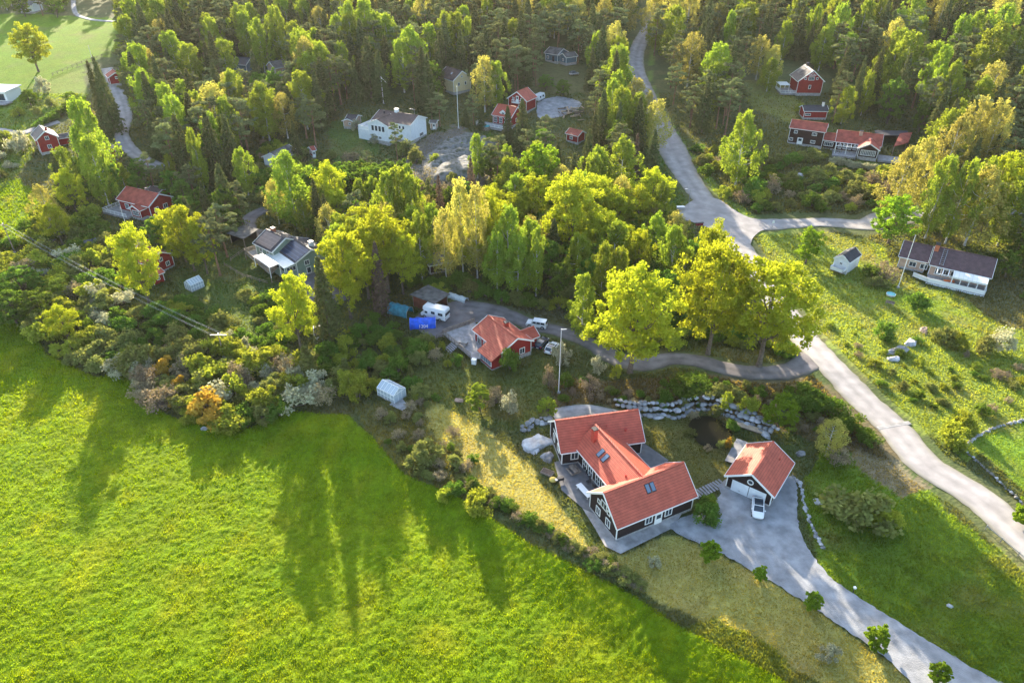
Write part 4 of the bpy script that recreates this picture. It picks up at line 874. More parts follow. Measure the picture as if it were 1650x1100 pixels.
rt, h2 = house('shed', 'narrow red outbuilding with white door beside the winding lane', 'shed', (166, 226), (171.5, 235), 5.0, 3.2, 2.5, 'red', 'roof_dark', L=5.5, keeprect=(167, 228, 190, 258))
h2.window('R', 0, 2.7, .9, .9, 2); h2.door('R', .0, 1.0, 2.0); h2.chimney(0, .6, .5, .5, .8, 'black')
rt, h3 = house('hut', 'tiny red hut with pinkish roof by the far left field', 'hut', (180, 110), (186, 119), 4.4, 2.8, 3.0, 'red', 'tile_old', L=6.5, keeprect=(174, 108, 194, 130)); h3.window('R', 0, 2, .9, .9, 2)
a = at(-12, 158); fr = Fr(a, R(-6)); rt = thing('villa', 'low modern white villa with grey sheet roof at the left edge of the picture', 'house', a); keep(0, 135, 30, 170); EXC.append((a.x, a.y, 10))
mb = MB(); mb.box(fr, -8, 9.3, -4, 4, -.5, 3.2); mb.build('wall', M['white'], rt); flatroof(rt, fr, -8.6, 9.8, -4.8, 4.6, 3.22, .25, 'sheet', 'roof', dz=(0, .5))
mb = MB()
for u in (-5, -1.5, 2, 5.5): mb.box(fr, u, u+2.9, -4.08, -3.99, .3, 2.6)
mb.split('window_pane', M['glass'], rt); mb = MB(); mb.box(fr, -8, 11, -8, -4.1, -.3, .1); mb.build('terrace_floor', M['deck'], rt)

# --- white villa and neighbours
rt, v = house('white_villa', 'white two-storey villa with brown roof, raised terrace and white chimney above the rocks', 'house', (611.5, 174.3), (674.5, 188.5), 7.6, 5.6, 5.0, 'whitew', 'tile_brown', keeprect=(592, 172, 690, 225), lowwall=1)
v.window('F', 3.2, 3.7, 1.0, 1.2, 1); v.window('F', 4.6, 3.7, 1.0, 1.2, 1); v.chimney(-1.0, .2, 1.1, 1.1, 1.0, 'white', True); v.vent(-5, -1.3, .8, .25)
v.window('R', 1.5, .4, 2.4, 1.2, 3)
w2 = Wing(rt, Fr(v.fr.p(-2.6, -5.2, 0), v.fr.yaw-math.pi/2), 7.6, 4.4, 5.4, 7.2, 'whitew', 'tile_brown', lowwall=1)
for u in (-2.1, -.7, .7, 2.1): w2.window('R', u, 3.2, 1.2, 1.9, 1)
w2.window('R', .6, .7, 1.1, 1.0, 2)
p = v.fr; mb = MB(); mb.box(p, -11.2, -7.0, -8.2, -1, -.8, 2.9); mb.build('terrace_base', M['whitew'], rt)
railing(rt, [p.p(-11.1, -1, 2.9), p.p(-11.1, -8.1, 2.9), p.p(-7.0, -8.1, 2.9)], 1.1, 'white', solid=True)
mb = MB(); mb.tube([p.p(5.5, 1, 6.5), p.p(5.5, 1, 9.2)], .05, 5); mb.bar(p.p(3.8, 1, 9), p.p(6.0, 1, 9), .06)
for k in range(5): mb.bar(p.p(4+k*.4, .6, 9), p.p(4+k*.4, 1.4, 9), .03)
mb.build('aerial', M['metal'], rt)
rt, s1 = house('shed', 'pink-brown garden shed with blue-grey roof left of the white villa', 'shed', (560, 184), (577, 185.5), 3.6, 2.5, 3.0, 'brick', 'roof_dark', keeprect=(554, 178, 583, 200)); s1.window('F', 1, .9, .8, .9); s1b = Wing(rt, Fr(s1.fr.p(-.5, -2.3, 0), s1.fr.yaw-math.pi/2), 2.6, 2.2, 2.3, 3.1, 'brick', 'roof_dark'); s1b.window('R', .5, .9, .8, .9)
rt, s2 = house('shed', 'tiny flat-looking brown shed right of the white villa', 'shed', (693, 193), (705, 194), 2.8, 2.3, 1.8, 'brick', 'roof_grey', keeprect=(691, 191, 707, 206)); s2.door('F', .3, .9, 1.8)
rt, s3 = house('guest_house', 'low guest house with grey roof and white gable among dark spruces', 'house', (459, 234), (441, 245), 4.6, 2.9, 3.6, 'whitew', 'roof_grey', L=9, keeprect=(432, 238, 460, 264)); s3.window('R', 0, .9, 1.2, 1.2, 2)
rt, s4 = house('hut', 'tiny blue and red hut at the corner of the shaded lawn', 'hut', (498, 237), (506, 235), 3.2, 2.4, 1.8, 'red', 'tile_old', keeprect=(493, 234, 510, 254)); s4.door('F', 0, .9, 1.9); s4.window('L', 0, 1, .8, .8)
rt, y1 = house('yellow_house', 'cream yellow gabled house with brown roof deep among the pines', 'house', (724, 107), (740, 114.5), 7.6, 4.6, 4.4, 'yelloww', 'tile_brown', L=10, keeprect=(722, 108, 760, 142))
for u in (-1.5, 1.6): y1.window('R', u, 2.3, .9, 1.3, 1)
y1.window('R', 0, 5.2, .7, .7, 1); y1.skylight(1, -2, .8, 1.1)
rt, k1 = house('red_house', 'red gabled house with red roof and small balcony beside the gravel yard', 'house', (850.3, 138.8), (832.7, 149.7), 6.8, 3.9, 4.2, 'red', 'tile', keeprect=(815, 138, 872, 178))
for u in (-1.7, 1.7): k1.window('R', u, 3.6, .9, 1.0, 2)
k1.door('R', 0, 1.1, 2.1, z=3.1); k1.door('R', 1.0, 1.2, 2.1); mb = MB(); k1.slab(mb, 'R', -1.5, 1.5, 2.95, 3.1, .0, 1.5); mb.build('balcony', M['white'], rt)
railing(rt, [k1.side('R', -1.5, 3.1, 0), k1.side('R', -1.5, 3.1, 1.5), k1.side('R', 1.5, 3.1, 1.5), k1.side('R', 1.5, 3.1, 0)], .9, 'white')
k1.window('F', -2, .9, 1.1, 1.2, 2)
rt, k2 = house('red_house', 'small red house with a dormer and hot tub terrace above the rocks', 'house', (802.4, 165.8), (834, 174), 6.0, 3.2, 4.2, 'red', 'tile', keeprect=(772, 165, 836, 215))
for u in (-2.6, -.5, 1.6): k2.window('F', u, .7, 1.3, 1.9, 2, 2)
k2.window('R', 0, .9, 1.2, 1.3, 2)
dm = Wing(rt, Fr(k2.fr.p(.2, -2.3, 3.3), k2.fr.yaw-math.pi/2), 2.4, 1.3, .9, 1.9, 'white', 'tile', base=None, gv=.2, ov=.25); dm.window('R', 0, .35, 1.1, .8, 2)
p = k2.fr; mb = MB(); mb.box(p, -8, 4.5, -8, -3.9, -.5, .3); mb.split('deck', M['deck'], rt); railing(rt, [p.p(-8, -4, .3), p.p(-8, -8, .3), p.p(4.4, -8, .3)], .9, 'white')
c = at(783, 205, .6); tb = thing('hot_tub', 'round hot tub with blue water on the terrace of the small red house', 'hot tub', c)
mb = MB(); mb.cyl(c+Vector((0, 0, -.9)), 1.5, 1.3, 20); mb.build('tub', M['wood'], tb); mb = MB(); mb.cyl(c+Vector((0, 0, .405)), 1.35, .03, 20); mb.build('water_surface', M['pool'], tb)
rt, k3 = house('shed', 'red shed with grey-pink ribbed roof below the log pile', 'shed', (917.6, 205.5), (938.8, 212), 3.8, 2.6, 2.4, 'red', 'tile_old', keeprect=(906, 204, 940, 228)); k3.window('F', -.4, .9, 1.2, 1.0, 3)
rt, n1 = house('cabin', 'blue-grey wooden cabin with weathered roof in the upper woods', 'house', (886, 74), (908, 80), 4.8, 3.0, 4.0, 'bluew', 'roof_grey', keeprect=(880, 72, 930, 102)); n1.door('F', 1, .9, 2, 'black'); n1.window('F', -1.8, .9, 1.1, 1.1, 2)
n2 = Wing(rt, Fr(n1.fr.p(6.5, -.8, 0), n1.fr.yaw+R(70)), 6.0, 2.6, 2.6, 3.9, 'bluew', 'roof_grey'); n2.window('L', 0, .8, 1, 1, 2)
rt, x1 = house('house', 'grey-roofed house almost buried in the upper left woods', 'house', (434, 101), (456, 95), 5, 3, 3.6, 'brick', 'roof_grey', keeprect=(436, 94, 462, 106)); x1.window('F', 1, .9, 1.1, 1.1, 2)
rt, x2 = house('house', 'blue-black roofed house between birches in the upper left woods', 'house', (380, 91), (404, 94), 5, 3, 3.8, 'bluew', 'roof_dark', keeprect=(378, 89, 405, 104)); x2.window('F', -1, .9, 1.1, 1.1, 2)
rt, x3 = house('shed', 'old brown shed with leaf-strewn roof among tall trunks behind the motorhome', 'shed', (684, 413), (722, 406), 3.6, 2.5, 3.2, 'blackred', 'roof_grey', keeprect=(680, 412, 725, 436)); x3.door('F', 1, 1.2, 1.9, 'wood')
rt, x4 = house('shed', 'dark felt-roofed shed half hidden behind the grey-trunked oak', 'shed', (505, 529), (520, 527), 2.8, 2.0, 2.2, 'black', 'roof_dark', keeprect=(498, 528, 522, 545)); x4.door('F', 0, .9, 1.7, 'wood')
rt, x5 = house('villa', 'white house glimpsed between trees at the very top left', 'house', (34, 0), (58, 1), 5, 3.2, 4, 'whitew', 'roof_grey'); x5.window('F', 0, .9, 1.2, 1.2, 2)

# --- right-hand houses
z3 = lambda x, y: (1230+x/6.11, 90+y/6.11)
rt, r1 = house('red_house', 'tall red gabled house with white trim and glinting grey roof on the sunny slope', 'house', z3(430, 78), z3(481, 148), 8.6, 4.6, 5.0, 'red', 'roof_dark', L=10.5, keeprect=(1250, 100, 1332, 160), gv=.6)
r1.window('R', 0, 4.9, 2.2, 1.3, 4); r1.window('R', -2.1, 5.1, .8, .8, 1); r1.window('R', 2.1, 5.1, .8, .8, 1); r1.window('R', 0, 1.8, .9, 1.4, 1); r1.chimney(-3, .2, .9, .9, 1.1, 'darkmetal')
r1.panel(-4.4, -.3, -3.2, -.6, 'roof_grey', 'roof_sheet'); r1.panel(.2, 4.6, -3.6, -.6, 'roof_grey', 'roof_sheet')
mb = MB(); r1.slab(mb, 'R', -1.3, 1.3, 6.75, 6.9, .3, .55)
for k in (-1, 1): mb.bar(r1.side('R', 0, 7.9, .45), r1.side('R', .7*k, 6.85, .45), .08)
mb.build('gable_ornament', M['white'], rt)
p = r1.fr; flatroof(rt, p, -2.5, 2.8, -10.5, -6.6, 2.6, .1, 'sheet', 'veranda_roof'); mb = MB()
for u in (-2.3, 2.6):
    for vv in (-10.2, -6.9): mb.bar(p.p(u, vv, -.3), p.p(u, vv, 2.6), .15)
mb.split('veranda_post', M['white'], rt); mb = MB(); mb.box(p, -3, 5, -10.5, -4.7, -.3, .35); mb.split('deck', M['deck'], rt)
railing(rt, [p.p(-3, -10.4, .35), p.p(4.9, -10.4, .35), p.p(4.9, -5.0, .35)], .9, 'white')
rt, r2 = house('outhouse', 'low red outhouse with black felt roof and white chimney below the tall red gabled house', 'outhouse', (1293, 169.4), (1333, 170.2), 4.0, 2.7, 2.8, 'red', 'roof_dark', keeprect=(1290, 164, 1335, 190)); r2.window('F', -2.6, 1.0, 2.0, .8, 3); r2.chimney(2.8, -.2, .7, .7, 1.3, 'white')
rt, l1 = house('farmhouse', 'long dark-walled farmhouse with old red tile roofs, glazed porch and pergola', 'house', (1276.6, 190.7), (1334.7, 201.3), 7.0, 5.1, 3.2, 'blackred', 'tile_old', keeprect=(1268, 188, 1437, 262))
for u, z in ((-3.4, 3.4), (2.4, 3.4), (-4.4, .9), (2.4, .9)): l1.window('F', u, z, 1.5 if u > 0 else 1.1, 1.0, 3 if u > 0 else 2)
l1.door('F', -1.6, 1.7, 2.1)
f3, L3 = ridge_frame((1350.3, 207.8), (1424, 218.5), 5.6); l3 = Wing(rt, f3, L3, 4.4, 3.0, 5.6, 'blackred', 'tile_old'); l3.chimney(.2, -.9, 1.0, .8, 1.2, 'brick')
mid = (l1.fr.p(l1.L/2, 0, 0)+f3.p(-L3/2, 0, 0))/2
l2 = Wing(rt, Fr((mid.x, mid.y, f3.o.z), l1.fr.yaw), 5.5, 3.0, 2.9, 4.6, 'blackred', 'tile_old', gv=0, corner=False); l2.window('F', 0, 1.0, 2.8, 1.3, 5)
l4 = Wing(rt, Fr(f3.p(3.2, -5.2, 0), f3.yaw-math.pi/2), 6.5, 3.2, 2.9, 4.7, 'blackred', 'tile', gv=.3); l4.window('R', 0, .8, 4.4, 1.7, 9, 4)
for k in range(4): l3.window('F', -5.2+k*1.5, .8, 1.0, 1.4, 2)
mb = MB()
for k in range(7): mb.bar(f3.p(-6.4+k*1.1, -7.4, 2.7), f3.p(-6.4+k*1.1, -4.1, 2.9), .12)
mb.bar(f3.p(-6.6, -7.2, 2.6), f3.p(.2, -7.2, 2.6), .14)
for k in range(3): mb.bar(f3.p(-6.4+k*3.2, -7.2, 0), f3.p(-6.4+k*3.2, -7.2, 2.6), .14)
mb.build('pergola', M['white'], rt); mb = MB(); mb.box(f3, -7, 0, -9, -4.1, -.6, .1); mb.box(f3, 6.5, 13, -8.5, -3, -.6, .05); mb.split('deck', M['deck'], rt)
quadshed('carport', 'red-tiled carport roof right of the long farmhouse, half under the golden birch', 'carport', [(1440, 236), (1464, 228), (1470, 214), (1450, 216)], 3.2, 'tile_old', 'blackred', (0, 3), dh=(0, 0, 1.2, 1.2), rect=(1436, 210, 1455, 237))
quadshed('open_shed', 'low dark shed with white-edged roof behind the long farmhouse', 'shed', [(1412, 218), (1462, 218), (1464, 208), (1410, 207)], 2.8, 'roof_dark', 'black', (0,), rect=(1410, 206, 1455, 214))

z5 = lambda x, y: (1320+x/5.156, 370+y/5.156)
rt, b1 = house('brick_house', 'pale brick bungalow with plum tiled roof and long white railed terrace on the right', 'house', z5(965, 135), z5(1480, 245), 5.6, 3.0, 5.4, 'brick', 'roof_purple', keeprect=(1436, 384, 1610, 486), lowwall=.5, ov=.6)
p = b1.fr
fr2, LL2 = ridge_frame(z5(725, 92), z5(930, 135), 5.2)
b2 = Wing(rt, fr2, LL2+1.0, 4.8, 2.9, 5.2, 'brick', 'roof_purple', lowwall=.5)
b2.window('F', .2, .9, 1.6, 1.3, 2); b2.window('F', 2.6, .9, 1.6, 1.3, 2)
b1.chimney(-b1.L/2+.5, -.6, .9, 1.7, 1.2, 'brickor')
mb = MB()
for s_ in (0, .8): mb.bar(b1.onroof(-b1.L/2+2.0+s_, -.4, .12), b1.onroof(-b1.L/2+2.0+s_, -5.0, .12), .07)
for k in range(9): mb.bar(b1.onroof(-b1.L/2+2.0, -.6-k*.52, .12), b1.onroof(-b1.L/2+2.8, -.6-k*.52, .12), .06)
mb.build('roof_ladder', M['metal'], rt)
b1.window('R', -1, 1.2, 1.3, 1.2, 2)
U = b1.L/2
for k in range(4): b1.window('F', -U+2.2+k*1.6, .7, 1.3, 1.7, 2)
for k in range(5): b1.window('F', U-6.5+k*1.25, .7, 1.1, 1.7, 1)
flatroof(rt, p, U-7.6, U-.6, -8.6, -5.2, 2.65, .1, 'sheet', 'terrace_roof', dz=(0, .25)); mb = MB()
for k in range(5): mb.bar(p.p(U-7.5+k*1.7, -8.5, -.5), p.p(U-7.5+k*1.7, -8.5, 2.65), .14)
mb.bar(p.p(U-7.6, -8.5, 2.5), p.p(U-.6, -8.5, 2.5), .14, .2); mb.split('terrace_post', M['white'], rt)
mb = MB()
for k in range(6): mb.bar(p.p(-U+2.0+k*1.2, -5.2, 2.7), p.p(-U+2.0+k*1.2, -7.8, 2.45), .16)
mb.bar(p.p(-U+1.8, -7.8, 2.35), p.p(U-7.6, -7.8, 2.35), .12); mb.split('pergola_beam', M['white'], rt)
mb = MB(); mb.box(p, -U+.5, U-.4, -9.0, -4.9, -1.0, .15); mb.build('terrace_floor', M['deck'], rt)
railing(rt, [p.p(-U-2.5, -7.6, .15), p.p(-U+.6, -8.95, .15), p.p(U-.4, -8.95, .15), p.p(U-.4, -5.3, .15)], 1.1, 'white', solid=True)
mb = MB(); mb.box(p, -U+.5, U-.42, -9.08, -9.005, -1.4, .1); mb.build('terrace_skirt', M['whitew'], rt)
tb = thing('garden_table', 'orange-brown wooden table on the terrace of the pale brick bungalow', 'table', p.p(-U+5, -7, .15)); fr = Fr(p.p(-U+5, -7, .15), p.yaw+.4)
mb = MB(); mb.box(fr, -1.1, 1.1, -.45, .45, .68, .74); mb.build('tabletop', M['orange'], tb)
for u in (-.95, .95):
    for vv in (-.35, .35): mb = MB(); mb.box(fr, u-.04, u+.04, vv-.04, vv+.04, 0, .68); mb.build('leg', M['orange'], tb)
rt, pw = house('playhouse', 'small white playhouse on stilts with black roof and railed porch', 'playhouse', z5(296, 147), z5(205, 208), 4.5, 3.1, 1.9, 'whitew', 'roof_dark', L=6.4, keeprect=(1335, 396, 1388, 448), ov=.2, gv=.2, base=None)
pw.window('R', 0, 1.9, .8, .7, 2); q = pw.fr; mb = MB(); mb.box(q, 3.0, 4.9, -1.6, 1.6, .7, .85); mb.build('porch_floor', M['wood'], rt)
railing(rt, [q.p(3.0, -1.55, .85), q.p(4.85, -1.55, .85), q.p(4.85, 1.55, .85), q.p(3.0, 1.55, .85)], .8, 'white', solid=True)

# --- caravan behind red house
def van(name, label, cat, px, py, yaw, prof, W, m, group=None, wheels=((1.3, .33), (-1.3, .33)), wins=(), rect=None, roofm=None, roofz=None, cabin=None, lights=True, z=0):
    c = at(px, py); fr = Fr(c, R(yaw)); root = thing(name, label, cat, c, group); mb = MB()
    secs = []
    # profile extruded across with tucked-in upper body
    hmax = max(b for a, b in prof)
    def inset(z): return 0 if z < hmax*.5 else (.24 if hmax < 1.6 else .12)*(z-hmax*.5)/(hmax*.5)
    for sgn, k in ((-1, .0), (-1, .06), (1, .06), (1, .0)):
        edge = k == 0; sc_ = .97 if edge else 1
        secs.append([fr.p(a*sc_, sgn*(W/2-(0 if edge else .05)-inset(b)), .28+(b-.28)*(sc_ if b > .5 else 1)) for a, b in prof])
    mb.loft([secs[0], secs[1], secs[2], secs[3]]); mb.build('body', M[m], root, bevel=.09)
    for (a, r) in wheels:
        for sg in (-1, 1):
            w_ = MB(); pts = [fr.p(a, sg*(W/2-.2), r), fr.p(a, sg*(W/2+.02), r)]; w_.tube(pts, r, 16); wo = w_.build('wheel', M['tyre'], root)
            w_ = MB(); w_.tube([fr.p(a, sg*(W/2+.0), r), fr.p(a, sg*(W/2+.045), r)], r*.6, 12); w_.build('rim', M['rim'], wo)
    for wi in wins:   # ('side',u0,u1,z0,z1) / ('front'|'back', plane as 4 pts (a,z) lo, hi)
        if wi[0] == 'side':
            for sg in (-1, 1):
                g = MB(); v0 = sg*(W/2+.02-inset(wi[3])); v1 = sg*(W/2+.02-inset(wi[4])); t = -sg*.09
                lo = [fr.p(wi[1], v0, wi[3]), fr.p(wi[2], v0, wi[3]), fr.p(wi[2], v0+t, wi[3]), fr.p(wi[1], v0+t, wi[3])]
                s0, s1 = (wi[5], wi[6]) if len(wi) > 5 else (0, 0)
                hi = [fr.p(wi[1]+s0, v1, wi[4]), fr.p(wi[2]-s1, v1, wi[4]), fr.p(wi[2]-s1, v1+t, wi[4]), fr.p(wi[1]+s0, v1+t, wi[4])]
                g.hexa(lo, hi); g.build('side_window', M['glass'], root)
        else:
            (a0, z0), (a1, z1) = wi[1], wi[2]; s_ = 1 if wi[0] == 'front' else -1; g = MB(); wy = W/2-.16
            off = .03*s_
            g.hexa([fr.p(a0+off, -wy, z0), fr.p(a0+off, wy, z0), fr.p(a0-.1*s_, wy, z0-.01), fr.p(a0-.1*s_, -wy, z0-.01)], [fr.p(a1+off, -wy+.06, z1+.02), fr.p(a1+off, wy-.06, z1+.02), fr.p(a1-.1*s_, wy-.06, z1-.02), fr.p(a1-.1*s_, -wy+.06, z1-.02)])
            g.build('windscreen' if s_ > 0 else 'rear_window', M['glass'], root)
    if roofm:
        a0, a1, zz = roofz; g = MB(); g.box(fr, a0, a1, -W/2+.28, W/2-.28, zz, zz+.025); g.build('roof_glass', M[roofm], root)
    if lights:
        xm = max(a for a, b in prof if b < 1.0); xn = min(a for a, b in prof if b < 1.0)
        for sg in (-1, 1):
            g = MB(); g.box(fr, xm-.14, xm+.02, sg*(W/2-.28)-.18, sg*(W/2-.28)+.18, .62, .78); g.build('headlight', M['lamp'], root)
            g = MB(); g.box(fr, xn-.02, xn+.12, sg*(W/2-.26)-.15, sg*(W/2-.26)+.15, .68, .88); g.build('tail_light', M['tail'], root)
            g = MB(); g.box(fr, .72, .92, sg*(W/2+.08)-.08, sg*(W/2+.08)+.08, .95, 1.07); g.build('mirror', M[m], root)
    EXC.append((c.x, c.y, 3)); keep(*(rect or (px-14, py-10, px+14, py+8))); return root
CARP = [(2.1, .3), (2.15, .62), (2.0, .82), (1.15, .96), (.35, 1.42), (-.9, 1.47), (-1.75, 1.2), (-2.1, .98), (-2.15, .6), (-2.05, .3)]
CARW = (('side', -1.55, .95, .95, 1.36, .35, .55), ('front', (1.12, .98), (.42, 1.39)), ('back', (-1.98, 1.02), (-1.2, 1.39)))
VANP = [(2.2, .35), (2.25, .8), (2.1, 1.0), (1.1, 1.12), (.75, 1.75), (-2.0, 1.78), (-2.15, 1.1), (-2.2, .35)]
VANW = (('side', -1.9, -1.0, 1.15, 1.6, .1, .03), ('side', -.9, -.1, 1.15, 1.6, .03, .03), ('side', 0, .9, 1.15, 1.6, .03, .35), ('front', (1.08, 1.15), (.80, 1.66)), ('back', (-2.14, 1.15), (-2.04, 1.62)))
van('off_road_car', 'white boxy off-road car on the lane behind the red house', 'car', 865, 526, 162.5, VANP, 1.8, 'paint_w', wins=VANW, wheels=((1.4, .4), (-1.4, .4)), rect=(845, 512, 885, 538))
van('camper_van', 'white motorhome parked between the blue tarpaulin and the brown carport', 'motorhome', 702, 511, 155, [(3.0, .4), (3.05, 1.0), (2.2, 1.25), (2.0, 1.8), (2.5, 2.1), (2.4, 2.75), (-2.8, 2.85), (-3.0, 2.6), (-3.0, .4)], 2.3, 'paint_w', wheels=((2.1, .36), (-1.7, .36)),
    wins=(('side', -2.4, -1.3, 1.4, 2.0), ('side', -.5, .4, 1.4, 2.0), ('side', 1.3, 1.95, 1.25, 1.75), ('back', (-3.0, 1.4), (-3.0, 2.1)), ('front', (2.2, 1.28), (2.0, 1.78))), rect=(682, 492, 720, 522))
van('caravan', 'pale grey caravan behind the red gabled house at the gravel yard', 'caravan', 869, 162, 60, [(2.4, .5), (2.6, 1.6), (2.2, 2.5), (-2.2, 2.55), (-2.6, 1.8), (-2.4, .5)], 2.2, 'paint_w', wheels=((0, .35),), wins=(('side', -1.6, -.5, 1.3, 1.9), ('side', .5, 1.6, 1.3, 1.9)), lights=False, rect=(862, 150, 873, 165))
PL_TMP = None

def hatch(name, label, px, py, yaw, m, rect=None):
    c = at(px, py); fr = Fr(c, R(yaw)); root = thing(name, label, 'car', c)
    def ring(x, hw, z0, z1, rd=.16):
        return [fr.p(x, -hw+rd, z0), fr.p(x, hw-rd, z0), fr.p(x, hw, z0+rd), fr.p(x, hw*.985, z1-rd), fr.p(x, hw-rd*1.3, z1), fr.p(x, -hw+rd*1.3, z1), fr.p(x, -hw*.985, z1-rd), fr.p(x, -hw, z0+rd)]
    mb = MB(); mb.loft([ring(x, h_, a, b) for x, h_, a, b in ((-2.08, .62, .42, .84), (-2.0, .78, .3, .94), (-1.6, .87, .24, .99), (0, .89, .22, .98), (1.2, .88, .24, .95), (1.7, .85, .27, .86), (2.0, .74, .34, .76), (2.12, .55, .42, .68))]); mb.build('body', M[m], root, smooth=True)
    mb = MB(); mb.loft([ring(x, h_, .86, b, .07) for x, h_, b in ((-1.92, .66, .98), (-1.55, .72, 1.3), (-1.0, .72, 1.44), (-.2, .72, 1.47), (.35, .70, 1.40), (1.15, .70, .97))]); mb.build('window_glass', M['glass'], root)
    mb = MB()
    for sg in (-1, 1):
        P_ = [fr.p(x, sg*y_, z_) for x, y_, z_ in ((1.12, .74, .97), (.38, .70, 1.42), (-.2, .71, 1.49), (-1.0, .71, 1.46), (-1.6, .70, 1.30), (-1.9, .68, 1.0))]
        for a_, b_ in zip(P_[:-1], P_[1:]): mb.bar(a_, b_, .10, .05)
    mb.bar(fr.p(.36, -.68, 1.43), fr.p(.36, .68, 1.43), .09, .05); mb.bar(fr.p(-1.25, -.68, 1.41), fr.p(-1.25, .68, 1.41), .12, .05); mb.build('roof_frame', M[m], root)
    for a_ in (1.32, -1.3):
        for sg in (-1, 1):
            w_ = MB(); w_.tube([fr.p(a_, sg*.68, .33), fr.p(a_, sg*.91, .33)], .33, 16); wo = w_.build('wheel', M['tyre'], root); w_ = MB(); w_.tube([fr.p(a_, sg*.9, .33), fr.p(a_, sg*.93, .33)], .2, 10); w_.build('rim', M['rim'], wo)
    for sg in (-1, 1):
        g = MB(); g.bar(fr.p(1.86, sg*.50, .76), fr.p(1.66, sg*.74, .80), .16, .12); g.build('headlight', M['lamp'], root)
        g = MB(); g.box(fr, -2.06, -1.9, sg*.62-.14, sg*.62+.14, .74, .92); g.build('tail_light', M['tail'], root)
        g = MB(); g.box(fr, .75, .93, sg*.96-.08, sg*.96+.08, .94, 1.06); g.build('mirror', M[m], root)
    g = MB(); g.box(fr, -2.12, -2.07, -.26, .26, .5, .62); g.build('number_plate', M['white'], root)
    EXC.append((c.x, c.y, 3)); keep(*(rect or (px-14, py-10, px+14, py+8))); return root
hatch('parked_car', 'white hatchback with dark glass roof parked in front of the garage doors', 1220, 822, 75+180, 'paint_w', rect=(1208, 802, 1232, 842))
hatch('parked_car', 'dark navy car on the grass right of the red house', 873, 556, 62, 'paint_d')
hatch('parked_car', 'white car half hidden behind the corner of the red house', 856, 552, 62, 'paint_w')
hatch('parked_car', 'white car mostly hidden by the white blossoming tree', 889, 564, 62, 'paint_w', rect=(882, 558, 890, 568))
hatch('parked_car', 'silver car parked in the clearing below the blue-grey cabin', 925, 121, 25, 'paint_s')
hatch('parked_car', 'red car at the edge of the upper left woods', 317, 100, 10, 'paint_r')
# --- poles, masts, wires
def mast(name, label, cat, bx, by, tx, ty, r=.09, flag=None, m='white'):
    b = at(bx, by); dist = b.length; h = 8.0
    best = min(np.arange(3, 16, .1), key=lambda hh: (float(proj(b.x, b.y, b.z+hh)[1])-ty)**2); h = float(best)
    root = thing(name, label, cat, b); mb = MB(); mb.tube([b-Vector((0, 0, .3)), b+Vector((0, 0, h))], [r, r*.6], 8); mb.build('pole', M[m], root)
    mb = MB(); mb.cyl(b+Vector((0, 0, h)), r*1.3, .14, 8); mb.build('finial', M['metal'], root); mb = MB(); mb.cyl(b-Vector((0, 0, .1)), .35, .35, 10); mb.build('footing', M['stone'], root)
    if flag:
        mb = MB(); t = b+Vector((0, 0, h-.2))
        for k in range(6): mb.bar(t+Vector((.05+k*.28, 0, -.10-k*.28)), t+Vector((.05+(k+1)*.28, .1*math.sin(k), -.10-(k+1)*.28)), .03, .30*(1-k/7))
        mb.build('pennant', M['tent'], root)
    return root, b, h
rt, b, h = mast('flagpole', 'tall white flagpole above the boulder wall near the big H-shaped house', 'flagpole', 900, 632, 901, 531, .075)
mb = MB(); t = b+Vector((0, 0, h)); mb.bar(t, t+Vector((.9, .1, .02)), .07); mb.build('top_arm', M['white'], rt)
keep(896, 531, 905, 632)
mast('flagpole', 'white flagpole in front of the pale brick bungalow', 'flagpole', 1447, 463, 1477, 380, .09); keep(1450, 382, 1478, 463)
mast('flagpole', 'white flagpole rising from the rocks behind the white villa', 'flagpole', 738.8, 207, 737, 140, .11); keep(735, 140, 741, 207)
mast('flagpole', 'flagpole with limp pennant in front of dark trees behind the white villa', 'flagpole', 618, 167, 613.5, 124, .11, True); keep(612, 124, 622, 167)
mast('flagpole', 'white flagpole beside the deck of the plum-roofed red house', 'flagpole', 208, 378, 192.6, 334, .08); keep(192, 334, 210, 368)
mast('flagpole', 'thin white flagpole standing in the far left field', 'flagpole', 148, 93, 145.5, 74, .1)
mast('flagpole', 'slender white flagpole over the birches at the upper left', 'flagpole', 314, 42, 306, 0, .1)
pr, pb, ph = mast('power_pole', 'leaning brown power pole at the edge of the left field', 'power pole', 24, 407, 5, 361, .14, m='wood'); keep(4, 361, 24, 405)
q0 = pb+Vector((0, 0, ph))
mb = MB(); mb.bar(q0+Vector((-.9, 0, -.3)), q0+Vector((.9, 0, -.3)), .12); mb.build('crossarm', M['wood'], pr)
pr2, pb2, ph2 = mast('power_pole', 'power pole with wide crossarm at the edge of the shrubbery carrying four wires', 'power pole', 361, 574, 349, 538, .13, m='wood'); q1_ = pb2+Vector((0, 0, ph2))
mb = MB(); mb.bar(q1_+Vector((-1.6, 0, -.2)), q1_+Vector((1.6, 0, -.2)), .14); mb.build('crossarm', M['metal'], pr2); keep(340, 534, 362, 572)
for k, off in enumerate((-.9, -.6, .6, .9)):
    a = q0+Vector((off, 0, -.2)); b = q1_+Vector((off*1.6, 0, -.1)); pts = []
    for i in range(25): t = i/24; pts.append(a.lerp(b, t)+Vector((0, 0, -2.2*4*t*(1-t)*.5)))
    mb = MB(); mb.tube(pts, .013, 4); o = mb.build('power_cable', M['cable'], loc=a)
    tag(o, 'power cable running from the field pole to the shrubbery pole', 'cable', 'parallel power cables over the shrubbery')
